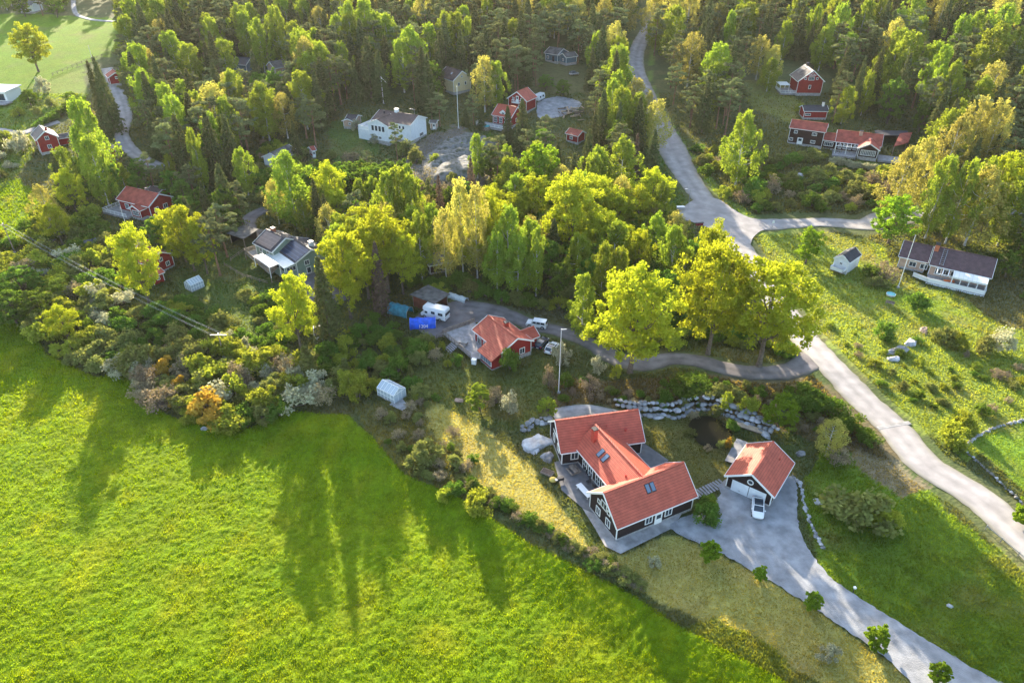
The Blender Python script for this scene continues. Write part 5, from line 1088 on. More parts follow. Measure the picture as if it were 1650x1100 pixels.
def lamp(px, py, h, label):
    b = at(px, py); root = thing('street_lamp', label, 'street lamp', b, 'street lamps'); mb = MB(); mb.tube([b-Vector((0, 0, .3)), b+Vector((0, 0, h)), b+Vector((-1.0, 0, h+.25))], .07, 6); mb.build('pole', M['metal'], root)
    mb = MB(); f_ = Fr(b, 0); mb.box(f_, -1.6, -.9, -.14, .14, h+.18, h+.32); mb.build('lamp_head', M['metal'], root)
lamp(1109, 333, 5, 'street lamp on the green corner where the lane meets the main road')

# --- writing on nothing else; roadside things
def boxes(name, label, cat, px, py, yaw, parts, group=None):
    c = at(px, py); fr = Fr(c, R(yaw)); root = thing(name, label, cat, c, group)
    for nm, b, m in parts:
        mb = MB(); mb.box(fr, *b); mb.build(nm, M[m], root, bevel=.03)
    return root
boxes('mailbox_stand', 'dark red mailbox stand at the corner of the junction', 'mailbox stand', 1126, 368, 10, [('cabinet', (-1.0, 1.0, -.25, .25, .9, 1.6), 'signred'), ('roof', (-1.15, 1.15, -.35, .35, 1.6, 1.68), 'roof_dark'), ('post', (-.8, -.68, -.06, .06, 0, .9), 'wood'), ('post', (.68, .8, -.06, .06, 0, .9), 'wood')])
keep(1112, 352, 1140, 372)
boxes('grit_bin', 'grey and white grit bin under the oak at the junction', 'bin', 1096, 338, 5, [('bin', (-1.1, 1.1, -.5, .5, 0, .9), 'metal'), ('lid', (-1.15, 1.15, -.55, .55, .9, 1.0), 'white')]); keep(1088, 330, 1104, 340)
def mast_sign(px, py, label):
    boxes('road_sign', label, 'sign', px, py, 20, [('post', (-.04, .04, -.04, .04, 0, 2.2), 'metal'), ('plate', (-.35, .35, -.06, -.041, 1.5, 2.2), 'white')])
mast_sign(1244, 368, 'small pale road sign on the verge of the side road')
boxes('patio_heater', 'small grey post lamp on the grass by the driveway bend', 'lamp', 1374, 955, 0, [('post', (-.05, .05, -.05, .05, 0, 1.0), 'darkmetal'), ('shade', (-.16, .16, -.16, .16, 1.0, 1.25), 'white')])
c = at(1435.4, 475); tb = thing('paddling_pool', 'small round turquoise paddling pool on the lawn below the bungalow flagpole', 'pool', c); mb = MB(); mb.cyl(c, 1.0, .3, 20); mb.build('rim', M['white'], tb); mb = MB(); mb.cyl(c+Vector((0, 0, .3)), .92, .02, 20); mb.build('water_surface', M['pool'], tb); keep(1428, 470, 1442, 480)
def picnic(px, py, yaw, label):
    return boxes('picnic_table', label, 'table', px, py, yaw, [('tabletop', (-.95, .95, -.4, .4, .7, .77), 'wood'), ('bench', (-.95, .95, -.95, -.65, .42, .47), 'wood'), ('bench', (-.95, .95, .65, .95, .42, .47), 'wood'), ('leg', (-.75, -.65, -.8, .8, .0, .41), 'wood'), ('leg', (.65, .75, -.8, .8, .0, .41), 'wood'), ('leg', (-.72, -.68, -.3, .3, .41, .7), 'wood'), ('leg', (.68, .72, -.3, .3, .41, .7), 'wood')])
picnic(924, 760, -62, 'grey picnic table with benches in front of the H-shaped house window')
boxes('long_table', 'long white table on the terrace against the front gable wing', 'table', 941, 795, -60, [('tabletop', (-1.6, 1.6, -.5, .5, .72, .79), 'white'), ('leg', (-1.4, -1.3, -.4, -.3, 0, .72), 'white'), ('leg', (1.3, 1.4, -.4, -.3, 0, .72), 'white'), ('leg', (-1.4, -1.3, .3, .4, 0, .72), 'white'), ('leg', (1.3, 1.4, .3, .4, 0, .72), 'white')])
def chair(px, py, yaw, label, g=None):
    boxes('garden_chair', label, 'chair', px, py, yaw, [('seat', (-.28, .28, -.28, .28, .4, .46), 'darkmetal'), ('backrest', (-.28, .28, .24, .3, .46, 1.0), 'darkmetal')]+[('leg', (u-.025, u+.025, v-.025, v+.025, 0, .4), 'darkmetal') for u in (-.24, .24) for v in (-.24, .22)], g)
chair(948, 778, -62, 'dark garden chair nearest the upper end of the long white table'); chair(958, 786, 120, 'dark garden chair between the long white table and the house wall')
chair(947, 765, 30, 'dark garden chair beside the wall of the middle wing, right of the picnic table'); chair(952, 770, -62, 'dark garden chair in the middle of the shaded terrace'); chair(943, 758, 118, 'dark garden chair closest to the picnic table')
boxes('grill', 'black grill cart on the sunlit edge of the terrace', 'grill', 903, 776, 20, [('body', (-.5, .5, -.3, .3, .5, 1.0), 'darkmetal'), ('shelf', (-.9, -.5, -.25, .25, .7, .74), 'metal'), ('leg', (-.45, -.4, -.25, .25, 0, .5), 'darkmetal'), ('leg', (.4, .45, -.25, .25, 0, .5), 'darkmetal')])
c = at(891, 774); tb = thing('garden_pouf', 'round yellow cushion at the corner of the terrace', 'cushion', c); mb = MB(); mb.tube([c+Vector((0, 0, z)) for z in (0, .12, .3, .45, .52)], [.35, .58, .6, .42, .1], 14); mb.build('cushion', M['yellow'], tb, smooth=True)
boxes('raised_bed', 'wooden raised planting bed at the head of the terrace', 'planter', 882, 762, -30, [('frame', (-1.0, 1.0, -.6, .6, 0, .35), 'wood'), ('soil', (-.9, .9, -.5, .5, .35, .38), 'soil')])
boxes('picnic_table', 'grey picnic table on the deck of the middle red house', 'table', 746, 562, -20, [('tabletop', (-1.0, 1.0, -.4, .4, 1.72, 1.79), 'concrete'), ('bench', (-1.0, 1.0, -.9, -.6, 1.42, 1.47), 'concrete'), ('bench', (-1.0, 1.0, .6, .9, 1.42, 1.47), 'concrete'), ('leg', (-.8, -.7, -.8, .8, 1.0, 1.42), 'wood'), ('leg', (.7, .8, -.8, .8, 1.0, 1.42), 'wood'), ('leg', (-.76, -.72, -.3, .3, 1.42, 1.72), 'wood'), ('leg', (.72, .76, -.3, .3, 1.42, 1.72), 'wood')])
boxes('storage_box', 'small white cabinet at the foot of the middle red house deck', 'cabinet', 764, 586, -15, [('cabinet', (-.45, .45, -.35, .35, 0, 1.1), 'white'), ('lid', (-.5, .5, -.4, .4, 1.1, 1.16), 'white')])
boxes('footbridge', 'small plank footbridge over the edge of the pond', 'footbridge', 1206, 690, -30, [('deck', (-2.4, 2.4, -.6, .6, .25, .35), 'woodnew'), ('beam', (-2.4, 2.4, -.5, -.4, .0, .25), 'wood'), ('beam', (-2.4, 2.4, .4, .5, .0, .25), 'wood')])
boxes('wooden_jetty', 'grey wooden jetty between the pond and the garage', 'jetty', 1186, 728, 58, [('deck', (-3.2, 3.2, -.9, .9, .15, .25), 'deck'), ('beam', (-3.2, 3.2, -.8, -.7, -.1, .15), 'wood'), ('beam', (-3.2, 3.2, .7, .8, -.1, .15), 'wood')])
boxes('garden_bench', 'weathered bench on the lawn below the paddling pool', 'bench', 1433, 491, -40, [('seat', (-.9, .9, -.25, .25, .42, .48), 'wood'), ('backrest', (-.9, .9, .2, .26, .48, .95), 'wood'), ('leg', (-.8, -.7, -.2, .2, 0, .42), 'wood'), ('leg', (.7, .8, -.2, .2, 0, .42), 'wood')])
# stepping boards between house and garage: one plank walk with its planks
rt = thing('plank_walk', 'walk of loose grey planks linking the house and the garage', 'walkway', at(1140, 790)); a = at(1120, 798); b = at(1163, 778)
for k in range(11):
    t = k/10; q = a.lerp(b, t); q.z = float(gz(q.x, q.y))+.06; fr = Fr(q, math.atan2(b.y-a.y, b.x-a.x)+.1*math.sin(k)); mb = MB(); mb.box(fr, -.17, .17, -.85, .85, 0, .08); mb.build('plank', M['deck'], rt)
# log pile by gravel yard
rt = thing('log_pile', 'heap of felled logs and pale slabs at the edge of the gravel yard', 'log pile', at(925, 185))
for k in range(34):
    q = at(random.uniform(899, 938), random.uniform(176, 194)); q.z += random.uniform(0, 1.6)*math.exp(-((q.x-rt.location.x)/6)**2); a = random.uniform(-.5, .9)+random.choice((0, 1.2)); l_ = random.uniform(1.2, 3); d = Vector((math.cos(a), math.sin(a), random.uniform(-.15, .15)))*l_/2
    mb = MB(); r_ = random.uniform(.15, .3); mb.tube([q-d, q+d], r_, 7); mb.build('log', M['woodnew' if k % 3 else 'bark'], rt)
keep(895, 172, 942, 200)

# ------------------------------------------------------------ rocks and walls
def rockmesh(name, c, rx, ry, rz, m, parent=None, seed=0, sub=3, rough=.35, yaw=0):
    import bmesh
    bm = bmesh.new(); bmesh.ops.create_icosphere(bm, subdivisions=sub, radius=1)
    s = random.Random(seed); pl = [(Vector((s.gauss(0, 1), s.gauss(0, 1), s.gauss(0, 1))).normalized(), s.uniform(.55, .85)) for _ in range(10)]
    for v in bm.verts:
        d = v.co.normalized(); r = 1.0
        for n_, k_ in pl:
            dd = d.dot(n_)
            if dd > .05: r = min(r, k_/dd)
        r *= 1+rough*.12*math.sin(7*d.x+seed)*math.sin(6*d.y+2*seed)*math.sin(5*d.z)
        v.co = Vector((d.x*r*rx, d.y*r*ry, d.z*r*rz))
    me = bpy.data.meshes.new(name); bm.to_mesh(me); bm.free(); me.materials.append(M[m])
    o = bpy.data.objects.new(name, me); col.objects.link(o)
    if parent: o.parent = parent; o.location = Vector(c)-parent.location
    else: o.location = c
    o.rotation_euler = (random.uniform(-.15, .15), random.uniform(-.15, .15), yaw); return o
def stonewall(label, pxs, rows, size, m='wallstone', jit=.3, name='stone_wall', rise=.45, count=95):
    P = [at(a, b) for a, b in pxs]; D = densify([Vector((p.x, p.y)) for p in P], .4); root = thing(name, label, 'wall', (D[0].x, D[0].y, float(gz(D[0].x, D[0].y))))
    tot = sum((b-a).length for a, b in zip(D[:-1], D[1:])); step = tot*rows/count; n = 0; d = 0; i = 0
    for r_ in range(rows):
        d = step*.5*(r_ % 2); acc = 0; j = 0
        while j < len(D)-1 and n < 99:
            seg = (D[j+1]-D[j]).length
            if acc+seg < d: acc += seg; j += 1; continue
            t = (d-acc)/seg; q = D[j].lerp(D[j+1], t); tn = (D[j+1]-D[j]).normalized(); nr = Vector((-tn.y, tn.x))
            q = q+nr*(r_*size*.75+random.uniform(-jit, jit)*size); s_ = step*random.uniform(.42, .62); s_ = min(s_*random.choice((.8, 1, 1.2)), size*.8)
            rockmesh('stone', (q.x, q.y, float(gz(q.x, q.y))+r_*rise+random.uniform(-.1, .2)), s_*random.uniform(1.1, 1.7), s_*random.uniform(.95, 1.45), s_*random.uniform(.7, 1.1), (m if random.random() < .7 else ('rock' if random.random() < .5 else 'rocklight')), root, n*7+3, 2, yaw=math.atan2(tn.y, tn.x)+random.uniform(-.3, .3)); n += 1
            d += step*random.uniform(.85, 1.15)
    return root
stonewall('long curved retaining wall of grey-blue boulders behind the pond and the big house', [(990, 663), (1040, 668), (1090, 672), (1130, 660), (1175, 672), (1215, 690), (1240, 706)], 3, 1.35, count=96, rise=.5, jit=.25)
stonewall('short stretch of boulders left of the big house, above the pale rock slab', [(845, 694), (868, 682), (890, 680)], 2, .9, count=16)
stonewall('row of pale edging stones between the gravel and the grass right of the garage', [(1278, 765), (1290, 785), (1297, 815), (1305, 840), (1315, 862), (1330, 885)], 1, .55, 'rocklight', count=30, name='edging_stones')
stonewall('low dry-stone wall round the lawn at the right edge', [(1552, 722), (1580, 700), (1610, 687), (1660, 675)], 1, .7, 'wallstone', count=34, name='garden_wall', jit=.15)
stonewall('second leg of low stone wall running down towards the road from the lawn corner', [(1555, 726), (1585, 752), (1620, 785), (1670, 830)], 1, .7, 'lichen', count=34, name='garden_wall', jit=.15)
def rock(px, py, rx, ry, rz, m, label, yaw=0, sub=4, seed=1, name='boulder', dz=0):
    c = at(px, py); o = rockmesh(name, c+Vector((0, 0, dz)), rx, ry, rz, m, None, seed, sub, 1.0, yaw); tag(o, label, 'rock' if name != 'boulder' else 'boulder'); return o
rock(870, 712, 3.2, 2.6, .9, 'rocklight', 'large pale grey rock slab left of the big house', .5, 5, 3, 'rock_slab', -.25)
rock(858, 722, 2.0, 1.6, .7, 'rocklight', 'smaller pale rock beside the large slab left of the big house', .2, 4, 5, 'rock_slab', -.2)
rock(882, 735, 1.9, 1.2, .6, 'rock', 'low grey rock between the pale slab and the terrace', 1.2, 4, 6, 'rock_slab', -.15)
rock(1448, 566, 3.0, 1.3, 1.1, 'rock', 'long jagged grey outcrop on the sunny verge right of the main road', .3, 4, 7, 'rock_outcrop')
rock(1467, 552, 1.8, 1.2, 1.0, 'rocklight', 'pale boulder at the upper end of the jagged outcrop', .9, 4, 8)
rock(1489, 534, 1.3, 1.0, .9, 'signred' if False else 'brick', 'rust-tinted boulder above the jagged outcrop', .9, 4, 9)
rock(1440, 578, 1.6, .9, .6, 'rocklight', 'low pale stone at the lower end of the jagged outcrop', .1, 4, 10)
rock(1291, 286, 2.2, 1.8, 1.3, 'rocklight', 'pale round boulder on the brown knoll below the long farmhouse', .4, 4, 12)
rock(1276, 297, 2.2, 1.2, .8, 'rock', 'grey boulder at the foot of the brown knoll', .4, 4, 13)
rock(1530, 976, .45, .35, .3, 'rocklight', 'single white stone in the dark meadow right of the driveway', 0, 3, 14)
rock(74, 388, 2.6, 1.6, 1.2, 'rock', 'grey rock on the slope below the yellow trees at far left', 0, 4, 15)
rock(150, 392, 2.8, 1.4, 1.6, 'rock', 'grey rock face left of the yellow oak', .8, 4, 16)
rock(438, 570, 1.6, 1.2, 1.0, 'rock', 'brown-grey boulder at the foot of the shrubbery near the grey-trunked oak', 0, 4, 17)
rock(335, 692, 1.5, .8, .3, 'rocklight', 'flat pale stones at the edge of the lush field below the orange shrub', 0, 4, 18)
rock(740, 645, .9, .7, .5, 'brick', 'reddish stump-like stone on the dry grass beside the green tree', 0, 3, 19)
rock(1060, 672, 1.4, .7, .35, 'rocklight', 'flat pale stone on the grass in front of the boulder wall', 0, 3, 20)
rock(1317, 807, .8, .8, .35, 'rocklight', 'square pale stone on the grass right of the white car', .3, 3, 21)
rock(1290, 730, .9, .7, .7, 'rock', 'grey boulder behind the garage', .3, 3, 22)
def outcrop(label, pxs, hh, seed, m='lichen'):
    W = [at(a, b) for a, b in pxs]; x0, x1 = min(p.x for p in W), max(p.x for p in W); y0, y1 = min(p.y for p in W), max(p.y for p in W)
    gx, gy = np.meshgrid(np.arange(x0, x1, .6), np.arange(y0, y1, .6)); Wp = [(p.x, p.y) for p in W]
    ins = inpoly(gx+2*(fbm(gx/3, gy/3, 2, 2)-.5), gy+2*(fbm(gx/3, gy/3, 2, 22)-.5), Wp)
    edge = np.ones(gx.shape)
    for i in range(len(Wp)):
        a = np.array(Wp[i]); b = np.array(Wp[(i+1) % len(Wp)]); ab = b-a; t = np.clip(((gx-a[0])*ab[0]+(gy-a[1])*ab[1])/(ab@ab), 0, 1)
        edge = np.minimum(edge, np.hypot(gx-a[0]-t*ab[0], gy-a[1]-t*ab[1])/5)
    rid = np.abs(fbm(gx/7, gy/4, 5, seed)-.5)*2; z = gz(gx, gy)-.35+hh*sstep(edge)*(.35+1.1*rid)+.7*np.abs(fbm(gx/1.4, gy/1.1, 3, seed+9)-.45)*sstep(edge*2)+.5*np.floor(fbm(gx/4, gy/3, 3, seed+5)*5)/5*hh*.4*edge
    ii = np.arange(gx.size).reshape(gx.shape); q = ins[:-1, :-1] & ins[1:, 1:]; Fq = np.stack([ii[:-1, :-1], ii[:-1, 1:], ii[1:, 1:], ii[1:, :-1]], -1)[q]
    o = np_mesh('rock_outcrop', np.stack([gx, gy, z], -1).reshape(-1, 3), Fq, M[m]); tag(o, label, 'rock')
outcrop('broad bare grey rock hillside below the white villa and the hot tub terrace', [(665, 262), (700, 232), (745, 212), (790, 218), (815, 232), (790, 250), (735, 262), (690, 275)], 2.6, 61)
outcrop('grey dome of rock with dark cracks below the bare hillside', [(690, 290), (705, 262), (750, 252), (785, 266), (780, 288), (730, 300)], 2.2, 62)
# pond
c = at(1146, 692); pts = [(1108, 690), (1118, 678), (1140, 672), (1165, 680), (1180, 698), (1172, 716), (1150, 722), (1125, 714)]
W = [at(*q) for q in pts]; zl = min(q.z for q in W)-.05; mb = MB()
D = densify([Vector((q.x, q.y)) for q in W+[W[0]]], .8); mb.poly([(q.x, q.y, c.z+.25) for q in D[:-1]]); o = mb.build('pond', M['water']); o['kind'] = 'structure'
# fences
def fence(label, pxs, h=1.0, m='wood', name='fence', sp=2.2, rails=(.4, .85)):
    P = [at(a, b) for a, b in pxs]; root = thing(name, label, 'fence', P[0]); mb = MB(); posts = []
    for a, b in zip(P[:-1], P[1:]):
        n = max(1, int((b-a).length/sp))
        for k in range(n):
            q = a.lerp(b, k/n); r_ = a.lerp(b, (k+1)/n); q.z = float(gz(q.x, q.y)); r_.z = float(gz(r_.x, r_.y)); posts.append(q.copy())
            for z in rails: mb.bar(q+Vector((0, 0, z*h)), r_+Vector((0, 0, z*h)), .05, .12)
    mb.build('rail', M[m], root)
    for q in posts[:99]: mb = MB(); mb.bar(q-Vector((0, 0, .2)), q+Vector((0, 0, h)), .11); mb.build('post', M[m], root)
fence('grey guard rail along the main road at the lower right', [(1588, 852), (1612, 872), (1640, 895), (1680, 930)], .8, 'metal', 'guard_rail', 3, (.75,))
fence('wooden garden fence on the lawn in front of the green house', [(362, 428), (392, 446), (432, 458)], .9, 'wood')
fence('low wooden fence left of the green house balcony', [(372, 420), (398, 402)], .9, 'wood')
fence('rustic fence between the yard and the deck of the middle red house', [(704, 545), (765, 518)], 1.0, 'wood')
fence('post and rail fence along the far left field', [(85, 122), (140, 100), (196, 82)], 1.1, 'wood')

# ------------------------------------------------------------ trees and shrubs, one by one (top pixel, height, width)
for k, tx, ty, h, wd, lab in [
 ('oak', 1033, 438, 22, 20, 'great spreading yellow-green oak in front of the lane, left of the main road'),
 ('oak', 1172, 395, 24, 17.5, 'tall yellow-green oak with straight grey trunk between the lane and the main road'),
 ('oak', 1262, 420, 23, 20.5, 'broad yellow-green oak overhanging the main road'),
 ('oak', 1155, 360, 20, 9, 'narrow loose-crowned oak behind the pair of big oaks at the junction'),
 ('slim', 943, 443, 15, 6.5, 'upright fresh green birch immediately left of the great spreading oak'),
 ('oak', 1034, 373, 14, 7.5, 'slender yellow-green oak behind the great spreading oak'),
 ('oak', 1056, 274, 16, 13, 'yellow-green oak on the corner where the forest lane meets the main road'),
 ('oak', 925, 284, 22, 18, 'huge round yellow-green oak in the middle of the woods'),
 ('green_oak', 870, 231, 18, 14, 'fresh green oak behind the huge round oak in the middle of the woods'),
 ('birch', 975, 395, 17, 7, None), ('birch', 1000, 402, 16, 6, None), ('slim', 866, 368, 17, 4.2, None), ('birch', 820, 335, 19, 8, None), ('birch', 800, 378, 14, 7, None), ('oak', 790, 308, 19, 9, None),
 ('golden', 740, 292, 24, 8, None), ('golden', 765, 302, 23, 7.5, None), ('golden', 713, 340, 18, 7, None), ('birch', 640, 272, 20, 9, None), ('birch', 620, 280, 19, 8, None), ('birch', 660, 285, 19, 8, None), ('birch', 694, 330, 14, 7, None), ('birch', 672, 345, 17, 7, None),
 ('oak', 545, 371, 21, 14, 'yellow-green oak with long bare trunk right of the green house'), ('oak', 612, 342, 20, 16, None), ('oak', 580, 365, 18, 12, None), ('oak', 640, 372, 16, 10, None),
 ('oak', 462, 444, 18, 10.5, 'bright yellow-green oak with twin grey trunks below the green house'), ('spruce', 511, 415, 20, 7.5, 'dark spruce standing between two yellow oaks right of the green house'),
 ('dead_spruce', 603, 392, 17, 5, 'dead brown spruce among the yellow oaks behind the teal tunnel'), ('birch', 458, 248, 21, 12.5, 'large rounded bright birch behind the green house'),
 ('oak', 527, 263, 16, 9.5, 'yellow-green oak right of the large rounded birch'), ('spruce', 504, 290, 16, 5, None), ('pine', 570, 305, 15, 8, None), ('pine', 690, 283, 13, 3, None), ('dead_spruce', 706, 283, 14, 4, None), ('dead_spruce', 758, 255, 14, 4.5, None),
 ('oak', 201, 367, 19, 12, 'yellow oak in front of the red cottage at left'), ('oak', 285, 332, 17, 11, 'ragged yellow-green oak right of the plum-roofed house'), ('pine', 330, 345, 16, 9, None), ('birch', 268, 250, 11, 4.5, None), ('birch', 306, 210, 19, 6.0, None),
 ('spruce', 350, 265, 19, 9, None), ('spruce', 322, 292, 13, 4.5, None), ('birch', 122, 163, 25, 12, 'tall leaning green birch beside the tall narrow red house'), ('birch', 140, 222, 20, 9, 'second tall birch, just right of and below the leaning one'),
 ('spruce', 150, 93, 25, 8.5, 'big dark spruce pair member above the winding lane'), ('spruce', 140, 100, 23, 7, None), ('oak', 36, 40, 18, 16, 'spreading oak standing alone in the far left field'),
 ('birch', 1205, 184, 22, 12, 'bright birch with forked white trunks right of the main road'), ('oakg' if False else 'green_oak', 1455, 317, 13, 12.5, 'round fresh green oak at the end of the side road'),
 ('green_oak', 1312, 368, 9.5, 8, 'bushy green tree left of the white playhouse'), ('golden', 1553, 190, 22, 11, None), ('golden', 1590, 160, 22, 10, None), ('golden', 1470, 240, 20, 10, None), ('golden', 1500, 225, 21, 10, None), ('golden', 1620, 165, 22, 11, None),
 ('birch', 1535, 255, 22, 9, None), ('birch', 1570, 262, 22, 9, None), ('oak', 1630, 245, 22, 13, None), ('birch', 1650, 290, 18, 11, None), ('birch', 1600, 260, 21, 8, None), ('birch', 1690, 230, 20, 12, None),
 ('birch', 1525, 76, 24, 10, 'tall bright birch rising above the forest behind the long farmhouse'), ('spruce', 1424, 78, 22, 7.5, 'broad sunlit spruce behind the long farmhouse'), ('broadleaf', 1450, 125, 16, 12, 'smooth rounded green tree in front of the tall bright birch'),
 ('birch', 1405, 118, 15, 6, None), ('spruce', 1395, 95, 20, 6, None), ('pine', 1358, 128, 15, 7, None), ('birch', 1370, 140, 13, 8, None),
 ('golden', 1027, 128, 17, 11, 'golden birch leaning over the main road'), ('golden', 1048, 150, 15, 6, None), ('dead_spruce', 1028, 216, 14, 4.5, 'bare brown spruce beside the main road'), ('birch', 960, 250, 16, 8, None), ('broadleaf', 1000, 190, 14, 10, None), ('oak', 998, 58, 17, 10, 'yellow-green oak left of the far bend of the main road'),
 ('spruce', 842, 160, 17, 8, None), ('spruce', 818, 172, 13, 6, None), ('pine', 800, 215, 17, 10, None), ('pine', 880, 183, 13, 6, None), ('spruce', 950, 210, 17, 7, None), ('spruce', 960, 180, 16, 6, None), ('spruce', 1000, 165, 17, 6, None),
 ('pine', 497, 155, 17, 10, 'orange-tinted broad pine left of the white villa'), ('spruce', 470, 195, 13, 4.5, None), ('pine', 635, 195, 13, 5.5, 'thin pine in front of the white villa'), ('spruce', 792, 100, 14, 6, None), ('pine', 800, 60, 18, 8, None),
 ('birch', 95, 240, 12, 8, None), ('oak', 100, 275, 13, 9, None), ('broadleaf', 165, 255, 13, 9, None), ('golden', 60, 300, 12, 8, None), ('oak', 75, 325, 12, 8, None), ('birch', 190, 265, 9, 6, None), ('spruce', 240, 140, 18, 8, None), ('pine', 265, 165, 16, 9, None), ('pine', 285, 195, 15, 9, None), ('broadleaf', 355, 300, 14, 9, None), ('pine', 345, 325, 15, 9, None), ('oak', 312, 355, 14, 9, None), ('broadleaf', 245, 350, 10, 8, None), ('oak', 260, 340, 12, 8, None), ('pine', 375, 290, 14, 7, None), ('birch', 385, 240, 14, 7, None), ('oak', 90, 495, 8, 8, None), ('broadleaf', 20, 430, 8, 11, None), ('broadleaf', 45, 470, 7, 10, None), ('broadleaf', 5, 470, 8, 10, None), ('pine', 195, 20, 15, 8, None), ('birch', 412, 32, 20, 9, None), ('birch', 440, 12, 22, 11, None), ('birch', 480, 48, 20, 12, None), ('birch', 505, 48, 18, 9, None), ('birch', 548, 70, 17, 8, None), ('birch', 560, 5, 22, 11, None), ('birch', 585, 0, 22, 12, None), ('birch', 540, 25, 20, 10, None), ('birch', 620, 25, 20, 13, None), ('birch', 645, 65, 19, 11, None), ('birch', 690, 40, 18, 10, None), ('birch', 715, 20, 20, 8, None), ('birch', 752, 30, 18, 7, None), ('birch', 600, 20, 20, 12, None), ('birch', 270, 52, 18, 12, None), ('birch', 300, 72, 16, 11, None), ('birch', 355, 65, 17, 12, None), ('birch', 390, 20, 19, 10, None), ('birch', 335, 30, 19, 9, None),
 ('birch', 250, 120, 15, 8, None), ('birch', 290, 130, 15, 8, None), ('birch', 310, 150, 16, 10, None), ('birch', 355, 190, 15, 9, None), ('birch', 205, 90, 14, 9, None), ('birch', 410, 150, 15, 8, None), ('birch', 225, 90, 12, 7, None),
 ('golden', 975, 0, 18, 12, None), ('golden', 1010, -6, 17, 13, None), ('golden', 1055, -5, 18, 12, None), ('golden', 1085, -4, 18, 12, None), ('golden', 930, -4, 18, 10, None), ('golden', 1230, 60, 16, 10, None), ('golden', 1250, 75, 14, 9, None), ('birch', 1245, 95, 12, 8, None), ('birch', 1180, 20, 18, 7, None), ('birch', 1320, 10, 20, 8, None), ('birch', 1400, 0, 20, 9, None), ('birch', 1625, 10, 24, 16, None), ('golden', 1630, -10, 24, 16, None), ('oak', 1590, 60, 16, 9, None), ('birch', 1545, 100, 22, 8, None), ('birch', 1580, 20, 20, 9, None),
]: top(k, tx, ty, h, wd, lab)
NPART = None
